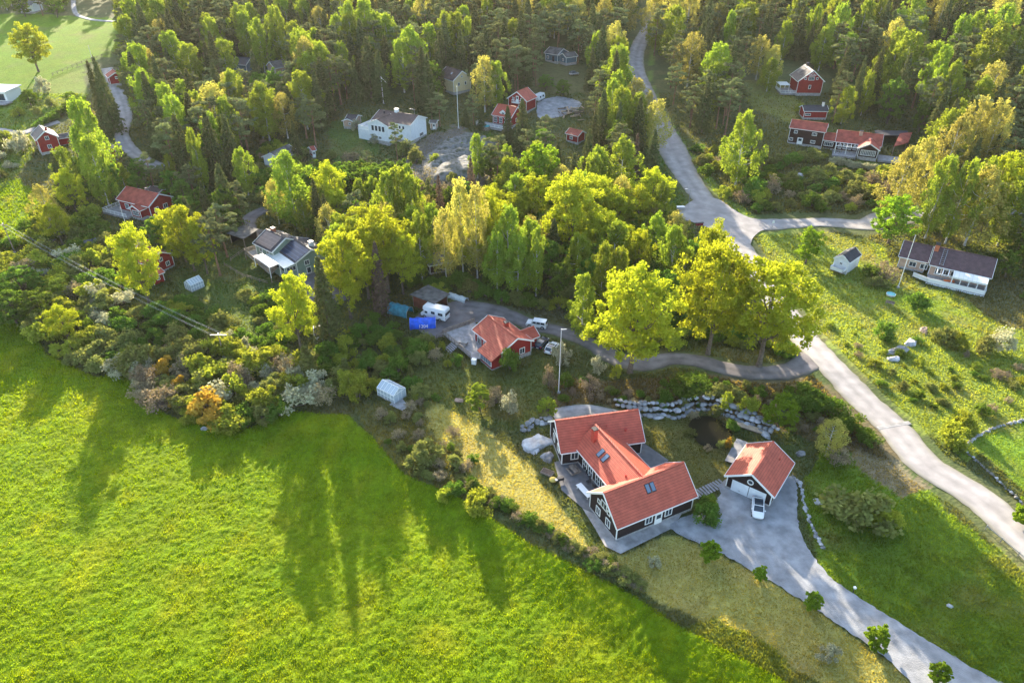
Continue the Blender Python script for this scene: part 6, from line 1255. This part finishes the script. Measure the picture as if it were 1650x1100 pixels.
# garden trees and shrubs by the foot
for k, fx_, fy_, h, wd, lab in [
 ('fresh_tree', 773, 662, 6.2, 5.6, 'fresh green garden tree on the dry grass left of the whitish one'), ('blossom_shrub', 820, 668, 5.2, 4.2, 'pale green-white rounded tree left of the big house'), ('fresh_tree', 883, 672, 4.2, 4, 'low green tree by the gravel path left of the big house'), ('bare_shrub', 799, 650, 4, 4.4, None),
 ('small_tree', 1142, 903, 3.6, 3.4, 'small green tree on the dry lawn nearest the front of the big house'), ('small_tree', 1222, 934, 2.4, 2.2, 'smallest of the round trees along the driveway'), ('small_tree', 1307, 982, 3.2, 2.7, 'round young tree at the bend of the driveway'), ('small_tree', 1409, 1045, 3.9, 3.6, 'widest young tree on the dry grass below the driveway'), ('small_tree', 1508, 1098, 3.3, 3.0, 'young tree at the bottom edge of the picture beside the driveway'),
 ('blossom_shrub', 1054, 915, 2.2, 2.4, 'small white-flowering bush alone on the dry lawn'), ('blossom_shrub', 1335, 1062, 2.4, 3.2, 'thin whitish bush in the shadow below the driveway'),
 ('yellow_shrub', 770, 822, 4.2, 5.2, 'round yellow-green shrub at the edge of the lush field'), ('yellow_shrub', 716, 805, 2.4, 2.8, None), ('olive_shrub', 680, 745, 4, 6.5, 'wide olive shrub at the field corner below the greenhouse'), ('olive_shrub', 735, 752, 2.6, 3, None),
 ('shrub', 674, 575, 4.4, 5.2, 'clipped round dark green bush in front of the blue tarpaulin'), ('shrub', 642, 600, 4.6, 5.2, 'second round dark green bush, above the greenhouse'), ('yellow_shrub', 620, 590, 3, 3.4, None), ('yellow_shrub', 560, 570, 5, 4.6, 'round yellow-green bush below the shaded oak trunks'), ('shrub', 530, 575, 4, 5, None), ('shrub', 605, 552, 2.6, 5, None), ('bare_shrub', 703, 580, 2.8, 3.6, None), ('shrub', 738, 588, 2.8, 2.6, None), ('yellow_shrub', 712, 565, 2.2, 2, None), ('yellow_shrub', 722, 592, 1.8, 1.8, None),
 ('shrub', 822, 596, 5.2, 4.6, 'dark green tree against the gable of the middle red house'), ('blossom_shrub', 902, 585, 5, 4.4, 'white blossoming tree beside the flagpole'), ('blossom_shrub', 962, 600, 4, 3, 'white blossom bush left of the great oak trunk'), ('bare_shrub', 884, 622, 4.5, 3.4, None), ('shrub', 912, 622, 3.4, 3, None), ('bare_shrub', 950, 630, 3.8, 5, None), ('yellow_shrub', 992, 608, 2.8, 2.4, None),
 ('shrub', 1100, 632, 2.4, 7, None), ('shrub', 1125, 622, 2.2, 6, None), ('shrub', 1072, 648, 2.6, 2.6, None), ('yellow_shrub', 1168, 660, 3.8, 3, None), ('yellow_shrub', 1203, 668, 4.2, 3.8, 'bright green bush on the boulder wall behind the garage'), ('olive_shrub', 1155, 640, 2.4, 6, None), ('olive_shrub', 1185, 640, 2.2, 5, None), ('green_oak', 1253, 695, 7.5, 6.6, 'bushy green tree directly behind the garage'), ('orange_shrub', 1172, 722, 2.6, 1.5, 'small golden-orange conifer at the pond edge'),
 ('golden', 1330, 735, 7.5, 5.5, 'sparse golden-brown birch between the garage and the main road'), ('shrub', 1300, 650, 3.6, 7, None), ('shrub', 1335, 665, 3.6, 6, None), ('shrub', 1365, 690, 3.4, 6, None), ('shrub', 1395, 712, 2.8, 5, None), ('shrub', 1280, 660, 3.4, 5, None), ('bare_shrub', 1350, 745, 3.4, 5, None),
 ('olive_shrub', 1385, 845, 6, 10.5, 'large dark olive thicket in the meadow right of the driveway'), ('yellow_shrub', 1425, 850, 4, 5, None), ('shrub', 1136, 838, 3.6, 4.4, 'rounded clipped hedge bush between the house and the driveway'), ('shrub', 1140, 825, 3.4, 4, None),
 ('yellow_shrub', 1535, 712, 4.6, 5.5, 'yellow-green shrub beside the lower corner of the walled lawn'), ('yellow_shrub', 1553, 690, 3.6, 4, None), ('shrub', 1580, 668, 2.4, 3, None), ('small_tree', 1652, 850, 5, 5.5, 'yellow tree leaning in at the right edge beside the road'),
 ('blossom_shrub', 1612, 565, 5.6, 6, 'white blossoming tree on the right above the meadow'), ('olive_shrub', 1584, 568, 4.6, 5, None), ('olive_shrub', 1520, 556, 4.2, 5.2, None), ('yellow_shrub', 1543, 560, 3.8, 4, None), ('shrub', 1424, 545, 4.2, 5.2, 'dense green shrub left of the jagged outcrop'), ('shrub', 1476, 500, 4.2, 5.4, 'round green bush in front of the bungalow terrace'), ('bare_shrub', 1425, 452, 5.4, 7, 'pale half-bare shrub between playhouse and bungalow'), ('shrub', 1402, 450, 4.2, 6, None), ('olive_shrub', 1412, 462, 3, 5, None), ('bare_shrub', 1610, 610, 2.2, 3.6, None), ('yellow_shrub', 1482, 590, 2, 2, None),
 ('orange_shrub', 337, 672, 7, 7.4, 'large bright orange shrub at the edge of the lush field'), ('orange_shrub', 290, 628, 3.6, 2.8, None), ('orange_shrub', 268, 604, 4.4, 4.2, 'golden orange shrub left of the largest orange one'), ('orange_shrub', 280, 658, 2.6, 1.8, None), ('orange_shrub', 283, 570, 3, 1.8, None),
 ('yellow_shrub', 380, 640, 5.4, 5.6, None), ('yellow_shrub', 328, 602, 5, 5.5, None), ('olive_shrub', 245, 590, 6, 6, None), ('bare_shrub', 240, 620, 5.2, 6, None), ('blossom_shrub', 470, 650, 4.2, 3.8, 'white flowering bush at the upper edge of the lush field'), ('blossom_shrub', 368, 555, 3.4, 3.6, None), ('blossom_shrub', 392, 562, 3, 3.6, None), ('bare_shrub', 232, 640, 4, 6, None), ('yellow_shrub', 365, 672, 3.6, 3.8, None), ('shrub', 395, 680, 4, 6, None), ('blossom_shrub', 425, 600, 3.2, 4, None), ('yellow_shrub', 430, 655, 5, 6, None), ('olive_shrub', 425, 680, 3.6, 5, None), ('juniper', 500, 610, 7, 3.6, 'dark conical juniper at the edge of the shrubbery'),
 ('yellow_shrub', 567, 635, 5, 5, None), ('yellow_shrub', 578, 645, 4, 4, None), ('shrub', 660, 625, 2.4, 4, None), ('olive_shrub', 675, 640, 3, 4, None), ('yellow_shrub', 671, 645, 1.8, 1.6, None), ('yellow_shrub', 555, 628, 4.6, 3, None),
 ('blossom_shrub', 575, 210, 3.6, 5, None), ('blossom_shrub', 605, 232, 3.2, 5, None), ('bare_shrub', 566, 262, 4, 6, 'pinkish bare shrub below the shaded lawn'), ('blossom_shrub', 72, 150, 6, 8, None), ('blossom_shrub', 40, 245, 9, 7, 'white blossoming tree left of the tall narrow red house'), ('olive_shrub', 1302, 262, 5.5, 7, 'grey rounded bush in front of the long farmhouse'), ('yellow_shrub', 1322, 258, 2.4, 4.5, None), ('yellow_shrub', 1305, 190, 3.6, 4, None), ('yellow_shrub', 1290, 182, 3.4, 4, None), ('shrub', 1272, 268, 4.6, 6, None), ('yellow_shrub', 1345, 200, 3.4, 3.4, None),
 ('small_tree', 50, 172, 5.5, 8, None), ('fresh_tree', 115, 165, 3.6, 7, None), ('shrub', 1316, 255, 2.4, 3, None), ('orange_shrub', 185, 282, 6, 5, 'orange shrub below the narrow red outbuilding'), ('orange_shrub', 172, 296, 4, 3, None), ('yellow_shrub', 200, 300, 5, 7, None),
]:
    p = at(fx_, fy_-2); plant(k, p.x, p.y, h, wd, lab)
for tx, ty, h, k in ((700, 262, 3, 'yellow_shrub'), (745, 238, 2, 'shrub'), (770, 262, 3, 'shrub'), (728, 290, 3, 'olive_shrub'), (800, 250, 4, 'shrub'), (672, 262, 5, 'olive_shrub'), (655, 250, 5, 'olive_shrub'), (765, 225, 2.5, 'olive_shrub'), (790, 228, 3, 'shrub'), (716, 250, 2, 'bare_shrub')):
    p = at(tx, ty); plant(k, p.x, p.y, h, h*1.3)
for tx, ty, h, k in ((1118, 674, 1.8, 'bare_shrub'), (1110, 700, 1.5, 'olive_shrub'), (1168, 718, 1.6, 'olive_shrub'), (1180, 690, 1.6, 'shrub'), (1140, 724, 1.2, 'bare_shrub'), (1065, 655, 1.6, 'shrub'), (1100, 655, 1.6, 'olive_shrub'), (1020, 650, 1.4, 'bare_shrub')):
    p = at(tx, ty); plant(k, p.x, p.y, h, h*1.6)
# white hedge behind the side road, as shrubs
for i in range(13):
    t = i/12; p = at(1340+t*92, 262+14*math.sin(t*1.6)); plant('blossom_shrub', p.x, p.y, 2.4, 3.6)
# hedges
for i in range(12):
    t = i/11; p = at(64+t*66, 205-t*42); plant('shrub', p.x, p.y, 2.6, 5)
for i in range(46):   # scrub line between the dry lawn and the lush field
    t = i/45; p = at(745+t*285+random.uniform(-4, 4), 775+t*172+random.uniform(-7, 7)); plant(random.choice(['shrub', 'olive_shrub', 'shrub', 'bare_shrub']), p.x, p.y, random.uniform(.8, 1.7), random.uniform(1.6, 3.0))
keep(1208, 360, 1405, 382, 400); keep(1390, 560, 1650, 700, 760)
# roads that show
for a in ((1022, 60, 1052, 100), (1020, 98, 1042, 130), (1070, 205, 1110, 262), (1088, 262, 1145, 325), (1120, 320, 1200, 372), (1180, 375, 1225, 420), (190, 160, 206, 190), (190, 190, 215, 240), (380, 350, 420, 368), (1210, 355, 1400, 375), (1290, 560, 1340, 600), (1400, 640, 1500, 740),
          (1050, 570, 1110, 600), (1110, 585, 1290, 605), (940, 530, 1000, 570), (760, 470, 900, 520), (1150, 768, 1300, 900), (875, 155, 930, 180), (525, 190, 620, 255), (690, 226, 780, 290), (1220, 370, 1410, 420), (1330, 440, 1480, 530), (0, 100, 190, 50, 100), (200, 25, 195, 90)):
    if len(a) == 4 and a[3] > a[1]: keep(*a)
ROADW = [(P_, hw_) for P_, hw_ in ROADS]
def blocked(x, y, r, px, py, ptop, pw):
    for P_, hw_ in ROADW:
        if np.min((P_[:, 0]-x)**2+(P_[:, 1]-y)**2) < (hw_+r)**2: return True
    for ex, ey, er in EXC:
        if (ex-x)**2+(ey-y)**2 < (er+r*.7)**2: return True
    for W_ in AREAS:
        if bool(inpoly(x, y, W_)): return True
    for x0, y0, x1, y1, dep in RECTS:
        if y < dep and px+pw > x0 and px-pw < x1 and ptop < y1 and py > y0: return True
    return False
GRID = {}
for r_, k_, x_, y_, h_, w_, l_ in PL: GRID.setdefault((int(x_//8), int(y_//8)), []).append((x_, y_, w_))
def near(x, y, d):
    gx, gy = int(x//8), int(y//8)
    for a in range(gx-1, gx+2):
        for b in range(gy-1, gy+2):
            for (qx, qy, qw) in GRID.get((a, b), ()):
                if (qx-x)**2+(qy-y)**2 < (d*.5+qw*.26)**2: return True
    return False
FARWOOD = []; DEFER = []
def scatter(poly, n, d, mix, hs=(.78, 1.12), tries=14, far=False):
    X_ = [at(max(-150, min(1800, a)), b) for a, b in poly]; x0, x1 = min(q.x for q in X_), max(q.x for q in X_); y0, y1 = min(q.y for q in X_), max(q.y for q in X_)
    ks = list(mix); ws = list(mix.values()); done = 0; t = 0
    while done < n and t < n*tries:
        t += 1; x = random.uniform(x0, x1); y = random.uniform(y0, y1); z = float(gz(x, y)); px, py = map(float, proj(x, y, z))
        if px < -130 or px > 1780 or not bool(inpoly(px, py, poly)): continue
        if near(x, y, d): continue
        k = random.choices(ks, ws)[0]
        H, W = PLANTS[k][0][2:]; s = random.uniform(*hs); h = H*s; wd = W*s*random.uniform(.95, 1.3)
        _, pt = proj(x, y, z+h); pr_, _ = proj(x+wd*.42, y, z)
        if blocked(x, y, 1.2 if H > 5 else .8, px, py, float(pt), float(pr_)-px): continue
        if far == 'forest': DEFER.append((k, x, y, h, wd))
        elif far or COUNT.get(NAMES[k][0], 0) > 296: FARWOOD.append((k, x, y, h, wd))
        else: plant(k, x, y, h, wd)
        GRID.setdefault((int(x//8), int(y//8)), []).append((x, y, wd)); done += 1
    print('scatter', done, 'of', n, 'tries', t)
# woods by zone (outline on the ground in pixels)
W_TL = [(205, 40), (560, -8), (560, 180), (500, 225), (430, 240), (330, 330), (280, 300), (235, 240), (210, 180), (200, 120)]
W_TC = [(560, -8), (1020, -8), (1015, 60), (1005, 140), (1040, 200), (1075, 290), (1050, 345), (880, 330), (800, 250), (740, 200), (600, 165), (560, 180)]
W_TR = [(1060, -8), (1760, -8), (1760, 420), (1560, 410), (1500, 370), (1480, 260), (1420, 200), (1340, 170), (1330, 120), (1250, 100), (1195, 150), (1190, 230), (1120, 230), (1085, 190), (1050, 120)]
W_BACK = [(-120, -22), (1800, -22), (1800, 12), (1062, 12), (1062, -2), (1010, -2), (1010, 12), (200, 12), (200, 0), (-120, 6)]
W_MID = [(560, 270), (700, 300), (800, 280), (900, 330), (1040, 360), (1110, 360), (1150, 400), (1110, 480), (1080, 520), (960, 500), (900, 480), (800, 470), (740, 440), (640, 450), (560, 480), (530, 400), (440, 360), (430, 280)]
scatter(W_MID, 190, 3.8, {'birch': 3, 'broadleaf': 5.5, 'spruce': .6, 'golden': 1, 'oak': 1.2}, (.6, .95), 60)
W_LEFT = [(95, 250), (200, 270), (330, 330), (370, 400), (330, 440), (270, 430), (280, 360), (170, 350), (100, 340)]
scatter(W_LEFT, 40, 5.5, {'pine': 2, 'broadleaf': 3, 'oak': 1.5, 'spruce': 1}, (.5, .85))
scatter([(0, 415), (60, 420), (110, 450), (190, 500), (240, 560), (230, 600), (150, 600), (80, 560), (50, 510), (0, 500), (-130, 500), (-130, 400)], 110, 2.6, {'yellow_shrub': 4, 'olive_shrub': 3, 'shrub': 2.5, 'bare_shrub': 1, 'blossom_shrub': 1}, (.9, 2.0), 30)
scatter([(-130, 330), (30, 400), (70, 330), (130, 330), (250, 420), (230, 520), (120, 450), (0, 420), (-130, 420)], 70, 3, {'yellow_shrub': 3, 'olive_shrub': 3, 'shrub': 3, 'blossom_shrub': .6}, (.9, 2.0), 20)
scatter([(230, 570), (330, 560), (440, 580), (500, 600), (560, 640), (470, 660), (400, 690), (300, 680), (228, 648)], 85, 2.2, {'yellow_shrub': 3, 'olive_shrub': 3, 'blossom_shrub': 1.3, 'bare_shrub': 2, 'shrub': 1.2, 'orange_shrub': .5}, (.8, 1.9), 30)
scatter([(230, 480), (300, 480), (430, 560), (500, 600), (560, 640), (440, 600), (330, 560), (240, 560)], 50, 2.6, {'shrub': 4, 'olive_shrub': 2, 'yellow_shrub': 1}, (.8, 1.6), 20)
scatter([(400, 480), (560, 500), (640, 520), (700, 560), (640, 640), (520, 620), (430, 570)], 60, 2.6, {'shrub': 5, 'olive_shrub': 2, 'yellow_shrub': 2, 'juniper': .6}, (.6, 1.3), 20)
scatter([(560, 480), (700, 440), (900, 470), (1100, 500), (1290, 560), (1290, 590), (1150, 585), (1000, 560), (900, 500)], 75, 3, {'shrub': 6, 'olive_shrub': 2, 'yellow_shrub': 1.5}, (.8, 1.7), 20)
scatter([(1120, 240), (1300, 270), (1440, 280), (1440, 340), (1210, 345), (1130, 300)], 75, 3, {'yellow_shrub': 3, 'olive_shrub': 2, 'shrub': 4, 'bare_shrub': 1.5}, (.8, 1.9), 20)
scatter([(420, 230), (560, 260), (700, 300), (850, 320), (700, 350), (520, 340), (400, 330)], 70, 3.2, {'shrub': 4, 'olive_shrub': 3, 'yellow_shrub': 1.5, 'blossom_shrub': .6, 'bare_shrub': 1}, (.7, 1.6), 20)
scatter([(1300, 520), (1650, 560), (1650, 660), (1540, 700), (1440, 640), (1340, 560)], 34, 3, {'yellow_shrub': 2, 'olive_shrub': 1.5, 'bare_shrub': 1.2, 'shrub': 2}, (.25, .7), 20)
scatter([(600, 650), (700, 640), (790, 780), (740, 800), (640, 750)], 26, 2, {'olive_shrub': 2, 'bare_shrub': 2, 'shrub': 1}, (.3, .8), 20)
scatter([(890, 612), (1290, 612), (1400, 720), (1280, 690), (1060, 650), (900, 650)], 50, 2, {'olive_shrub': 2, 'bare_shrub': 2, 'shrub': 2}, (.3, .7), 20)
scatter([(0, 0), (115, 0), (115, 30), (60, 28), (0, 30), (-130, 30), (-130, 0)], 16, 5, {'broadleaf': 2, 'pine': 1, 'birch': 1}, (.6, .9), 30)
scatter([(0, 155), (60, 150), (135, 160), (60, 205), (0, 300), (-130, 300), (-130, 180)], 30, 3, {'yellow_shrub': 3, 'olive_shrub': 2, 'shrub': 2, 'blossom_shrub': 1}, (.6, 1.6), 20)
scatter([(1400, 380), (1500, 370), (1650, 380), (1780, 450), (1780, 540), (1650, 500), (1610, 440)], 22, 4, {'birch': 1, 'broadleaf': 1, 'shrub': 3}, (.5, .9), 20)

scatter(W_TL, 290, 4.2, {'pine': 5, 'spruce': 4, 'birch': 2.5, 'broadleaf': .6, 'golden': .3}, (.85, 1.3), far='forest')
scatter(W_TC, 350, 4.0, {'pine': 5.5, 'spruce': 3.5, 'birch': 1.4, 'golden': .3, 'broadleaf': .7}, (.85, 1.3), far='forest')
scatter(W_TR, 430, 4.3, {'pine': 5, 'spruce': 3.6, 'birch': 1.5, 'golden': .6, 'broadleaf': .5}, (.85, 1.3), far='forest')
for k, tx, ty, h, wd in (('golden', 1120, -6, 17, 13), ('golden', 1160, 8, 15, 11), ('birch', 1210, 5, 17, 10), ('birch', 1290, -6, 19, 10), ('golden', 1345, 15, 16, 12), ('golden', 895, -8, 18, 12), ('golden', 940, 22, 15, 10), ('birch', 1060, 28, 14, 9), ('birch', 1270, 35, 15, 8)): top(k, tx, ty, h, wd)
for k, tx, ty, h, wd in (('pine', 766, 100, 14, 7), ('pine', 782, 128, 11, 6), ('pine', 706, 148, 12, 7), ('pine', 694, 158, 10, 5), ('spruce', 750, 172, 7, 3.5), ('pine', 762, 150, 11, 6), ('spruce', 775, 172, 8, 4), ('pine', 878, 208, 13, 7), ('spruce', 900, 228, 13, 6), ('pine', 850, 205, 13, 7), ('broadleaf', 880, 120, 6, 8), ('broadleaf', 908, 128, 6, 7), ('pine', 830, 92, 14, 7), ('spruce', 770, 235, 8, 4), ('pine', 660, 225, 6, 4), ('pine', 590, 240, 8, 4)): top(k, tx, ty, h, wd)
scatter(W_BACK, 190, 6, {'pine': 4, 'spruce': 3, 'birch': 3, 'golden': 1}, far=True)
for q in sorted(DEFER, key=lambda q: q[2]-6*q[3]):   # the largest in the picture become trees of their own
    if COUNT.get(NAMES[q[0]][0], 0) < 297: plant(*q)
    else: FARWOOD.append(q)
# the far edge of the wood, past what can be counted: one mass
VV = []; FF = {}; off = {}
for k, x, y, h, wd in FARWOOD:
    tm, me, H, W = random.choice(PLANTS[k]); nv = len(me.vertices); co = np.empty(nv*3, np.float32); me.vertices.foreach_get('co', co); co = co.reshape(-1, 4, 3)
    sel = co[rng.random(len(co)) < .3]; cen = sel.mean(1, keepdims=True); sel = cen+(sel-cen)*1.75; sel = sel.reshape(-1, 3)*np.array([wd/W, wd/W, h/H])
    a = random.uniform(0, 6.28); ca, sa = math.cos(a), math.sin(a); q = np.stack([sel[:, 0]*ca-sel[:, 1]*sa+x, sel[:, 0]*sa+sel[:, 1]*ca+y, sel[:, 2]+float(gz(x, y))], 1)
    FF.setdefault(k, []).append(q)
hs_ = {'pine': (.12, .12, .06), 'spruce': (.07, .072, .03), 'birch': (.20, .27, .04), 'golden': (.33, .30, .09), 'broadleaf': (.08, .14, .03)}
Vs = []; Cs = []
for k, lst in FF.items():
    for q in lst: Vs.append(q); Cs.append(np.repeat([np.array(hs_.get(k, (.1, .15, .04)))*random.uniform(.8, 1.2)], len(q), 0))
Vs = np.concatenate(Vs); o = np_mesh('distant_wood', Vs, np.arange(len(Vs)).reshape(-1, 4), L['grass'], colors=np.concatenate(Cs)); tag(o, 'mixed pine, spruce and birch wood fading out along the top of the picture', 'wood', kind='stuff')
print('far', len(FARWOOD))

# ------------------------------------------------------------ labels for the plants that have none
LM = [("the white villa", 640, 215), ("the H-shaped house", 1000, 800), ("the garage", 1225, 770), ("the middle red house", 800, 560), ("the motorhome", 702, 512), ("the green house", 450, 425), ("the red cottage", 245, 430),
 ("the plum-roofed red house", 225, 325), ("the tall narrow red house", 75, 225), ("the winding lane", 200, 200), ("the modern villa", 12, 160), ("the yellow house", 740, 130), ("the hot tub terrace", 785, 208), ("the gravel yard", 900, 172), ("the red shed", 922, 220),
 ("the blue-grey cabin", 900, 90), ("the tall red gabled house", 1300, 145), ("the long farmhouse", 1340, 235), ("the bungalow", 1530, 440), ("the playhouse", 1362, 435), ("the road junction", 1150, 350), ("the far road bend", 1028, 90), ("the golden roadside birch", 1030, 200),
 ("the greenhouse", 625, 640), ("the huge round oak", 925, 430), ("the great spreading oak", 1030, 600), ("the twin-trunk oak", 480, 545), ("the large orange shrub", 337, 672), ("the shrubbery power pole", 360, 570), ("the field power pole", 20, 405), ("the lone field oak", 50, 105),
 ("the guest house", 445, 255), ("the villa flagpole", 738, 207), ("the pond", 1145, 695), ("the jagged outcrop", 1450, 570), ("the walled lawn", 1620, 720), ("the upper left flagpole", 314, 42), ("the tall bright birch", 1525, 180), ("the olive thicket", 1385, 840), ("the round field-edge shrub", 770, 815), ("the grey rock dome", 730, 280),
 ("the meadow stone", 1530, 976), ("the sparse golden birch", 1330, 735), ("the top right corner", 1640, 10), ("the top centre birches", 600, 60), ("the forked white birch", 1195, 290), ("the old brown shed", 705, 430), ("the road's far end", 1100, 5), ("the upper right woods", 1350, 60), ("the right-hand woods", 1560, 320)]
ORD = ['closest', 'second closest', 'third closest', 'fourth closest', 'fifth closest', 'sixth closest', 'seventh closest', 'eighth closest', 'ninth closest']
BK = {}
for r_, k_, x_, y_, h_, w_, l_ in PL:
    if l_: continue
    px, py = map(float, proj(x_, y_, float(gz(x_, y_)))); nm_, cx_, cy_ = min(LM, key=lambda q: (q[1]-px)**2+(q[2]-py)**2)
    dx, dy = px-cx_, (py-cy_)*1.6
    dr = ('behind' if dy < 0 else 'in front of') if abs(dy) > abs(dx)*.8 else ('left of' if dx < 0 else 'right of')
    H = PLANTS[k_][0][2]; sz = 'tall' if h_ > H*1.05 else ('low' if h_ < H*.82 else 'medium')
    BK.setdefault((sz, k_, dr, nm_), []).append((math.hypot(dx, dy), r_))
for (sz, k_, dr, nm_), lst in BK.items():
    lst.sort(key=lambda q: q[0]); d_ = NAMES[k_][2]
    for i, (_, r_) in enumerate(lst):
        if len(lst) == 1: r_['label'] = f'{sz} {d_} {dr} {nm_}'
        elif i < 9: r_['label'] = f'{ORD[i]} {sz} {d_} {dr} {nm_}'
        else: r_['label'] = f'{sz} {d_} farther {dr} {nm_} among its like'; r_['group'] = f'{sz} {d_} crowd {dr} {nm_}'
print('LONG', [o.get('label') for o in col.objects if o.get('label') and len(str(o['label']).split()) > 16])
print('plants', len(PL), COUNT)

# ------------------------------------------------------------ grass blades (uncountable)
N = 620000
gx_ = rng.uniform(-60, 1710, N); gy_ = 150+(1180-150)*rng.random(N)
wx, wy, wz = at_np(gx_, gy_); cG, hG, fG = cover(wx, wy)
ok = (wy > 30) & (wy < 330)
for P_, hw_ in ROADW:
    for i in range(0, len(P_), 1):
        pass
rd = np.full(N, 1e9)
for P_, hw_ in ROADW:
    b0_, b1_ = P_.min(0)-8, P_.max(0)+8; m_ = np.where((wx > b0_[0]) & (wx < b1_[0]) & (wy > b0_[1]) & (wy < b1_[1]))[0]
    for s0 in range(0, len(m_), 20000):
        mm = m_[s0:s0+20000]; dd = np.sqrt(((wx[mm][:, None]-P_[None, :, 0])**2+(wy[mm][:, None]-P_[None, :, 1])**2).min(1)); ok[mm] &= dd > hw_*.97
for W_ in AREAS: ok &= ~inpoly(wx, wy, W_)
for ex, ey, er in EXC: ok &= ((wx-ex)**2+(wy-ey)**2) > (er*.55)**2
hgt = hG*(.55+.9*rng.random(N))*(1+.5*(fbm(wx/2, wy/2, 3, 91)-.5)*2); scl = np.clip(wy/90, .8, 2.2)
hgt = hgt*np.clip(scl, .8, 1.5)*.9
for nm_, m_, lab in (('meadow_grass', ok & ~fG, None), ('field_grass', ok & fG, None)):
    wx2, wy2 = wx[m_], wy[m_]; n = len(wx2); a = rng.uniform(0, 6.283, n); wd = .085*scl[m_]*(.7+.8*rng.random(n)); hh_ = hgt[m_]*(1.0 if nm_[0] == 'm' else 1.15)
    z0 = gz(wx2, wy2)-.12+(0 if nm_[0] == 'm' else .10+.14*(fbm(wx2/1.1, wy2/1.1, 4, 21)-.3)+.22*(vnoise(wx2/.45, wy2/.45, 8)-.5)); lean = hh_*.5*rng.normal(size=(2, n))
    V = np.empty((n, 3, 3)); V[:, 0] = np.stack([wx2-wd*np.cos(a), wy2-wd*np.sin(a), z0], 1); V[:, 1] = np.stack([wx2+wd*np.cos(a), wy2+wd*np.sin(a), z0], 1); V[:, 2] = np.stack([wx2+lean[0], wy2+lean[1], z0+hh_+.1], 1)
    Cc = np.repeat((cG[m_]*(.88+.3*rng.random((n, 1)))+.0)[:, None, :], 3, 1).reshape(-1, 3)
    o = np_mesh(nm_, V.reshape(-1, 3), np.arange(n*3).reshape(n, 3), L['grass'], colors=Cc); tag(o, kind='stuff')
    o['label'] = 'rough grass blades on lawns, verges and woodland floor' if nm_[0] == 'm' else 'lush bright green blades of the big hay field'; o['category'] = 'grass'

# ------------------------------------------------------------ haze: a closed box of thin pale air round everything
mb = MB(); fr = Fr((0, 0, 0), 0); mb.box(fr, -9500, 9500, -3500, 9500, -6, 160); o = mb.build('haze', M['white']); o['kind'] = 'stuff'; o['label'] = 'thin pale warm haze in the air over the valley'; o['category'] = 'haze'
hm = bpy.data.materials.new('haze_air'); hm.use_nodes = True; n = hm.node_tree; n.nodes.clear(); ou = n.nodes.new('ShaderNodeOutputMaterial'); pv = n.nodes.new('ShaderNodeVolumePrincipled')
pv.inputs['Color'].default_value = (1, .97, .9, 1); pv.inputs['Density'].default_value = .00004; pv.inputs['Anisotropy'].default_value = .3; n.links.new(pv.outputs[0], ou.inputs['Volume']); o.data.materials.clear(); o.data.materials.append(hm)
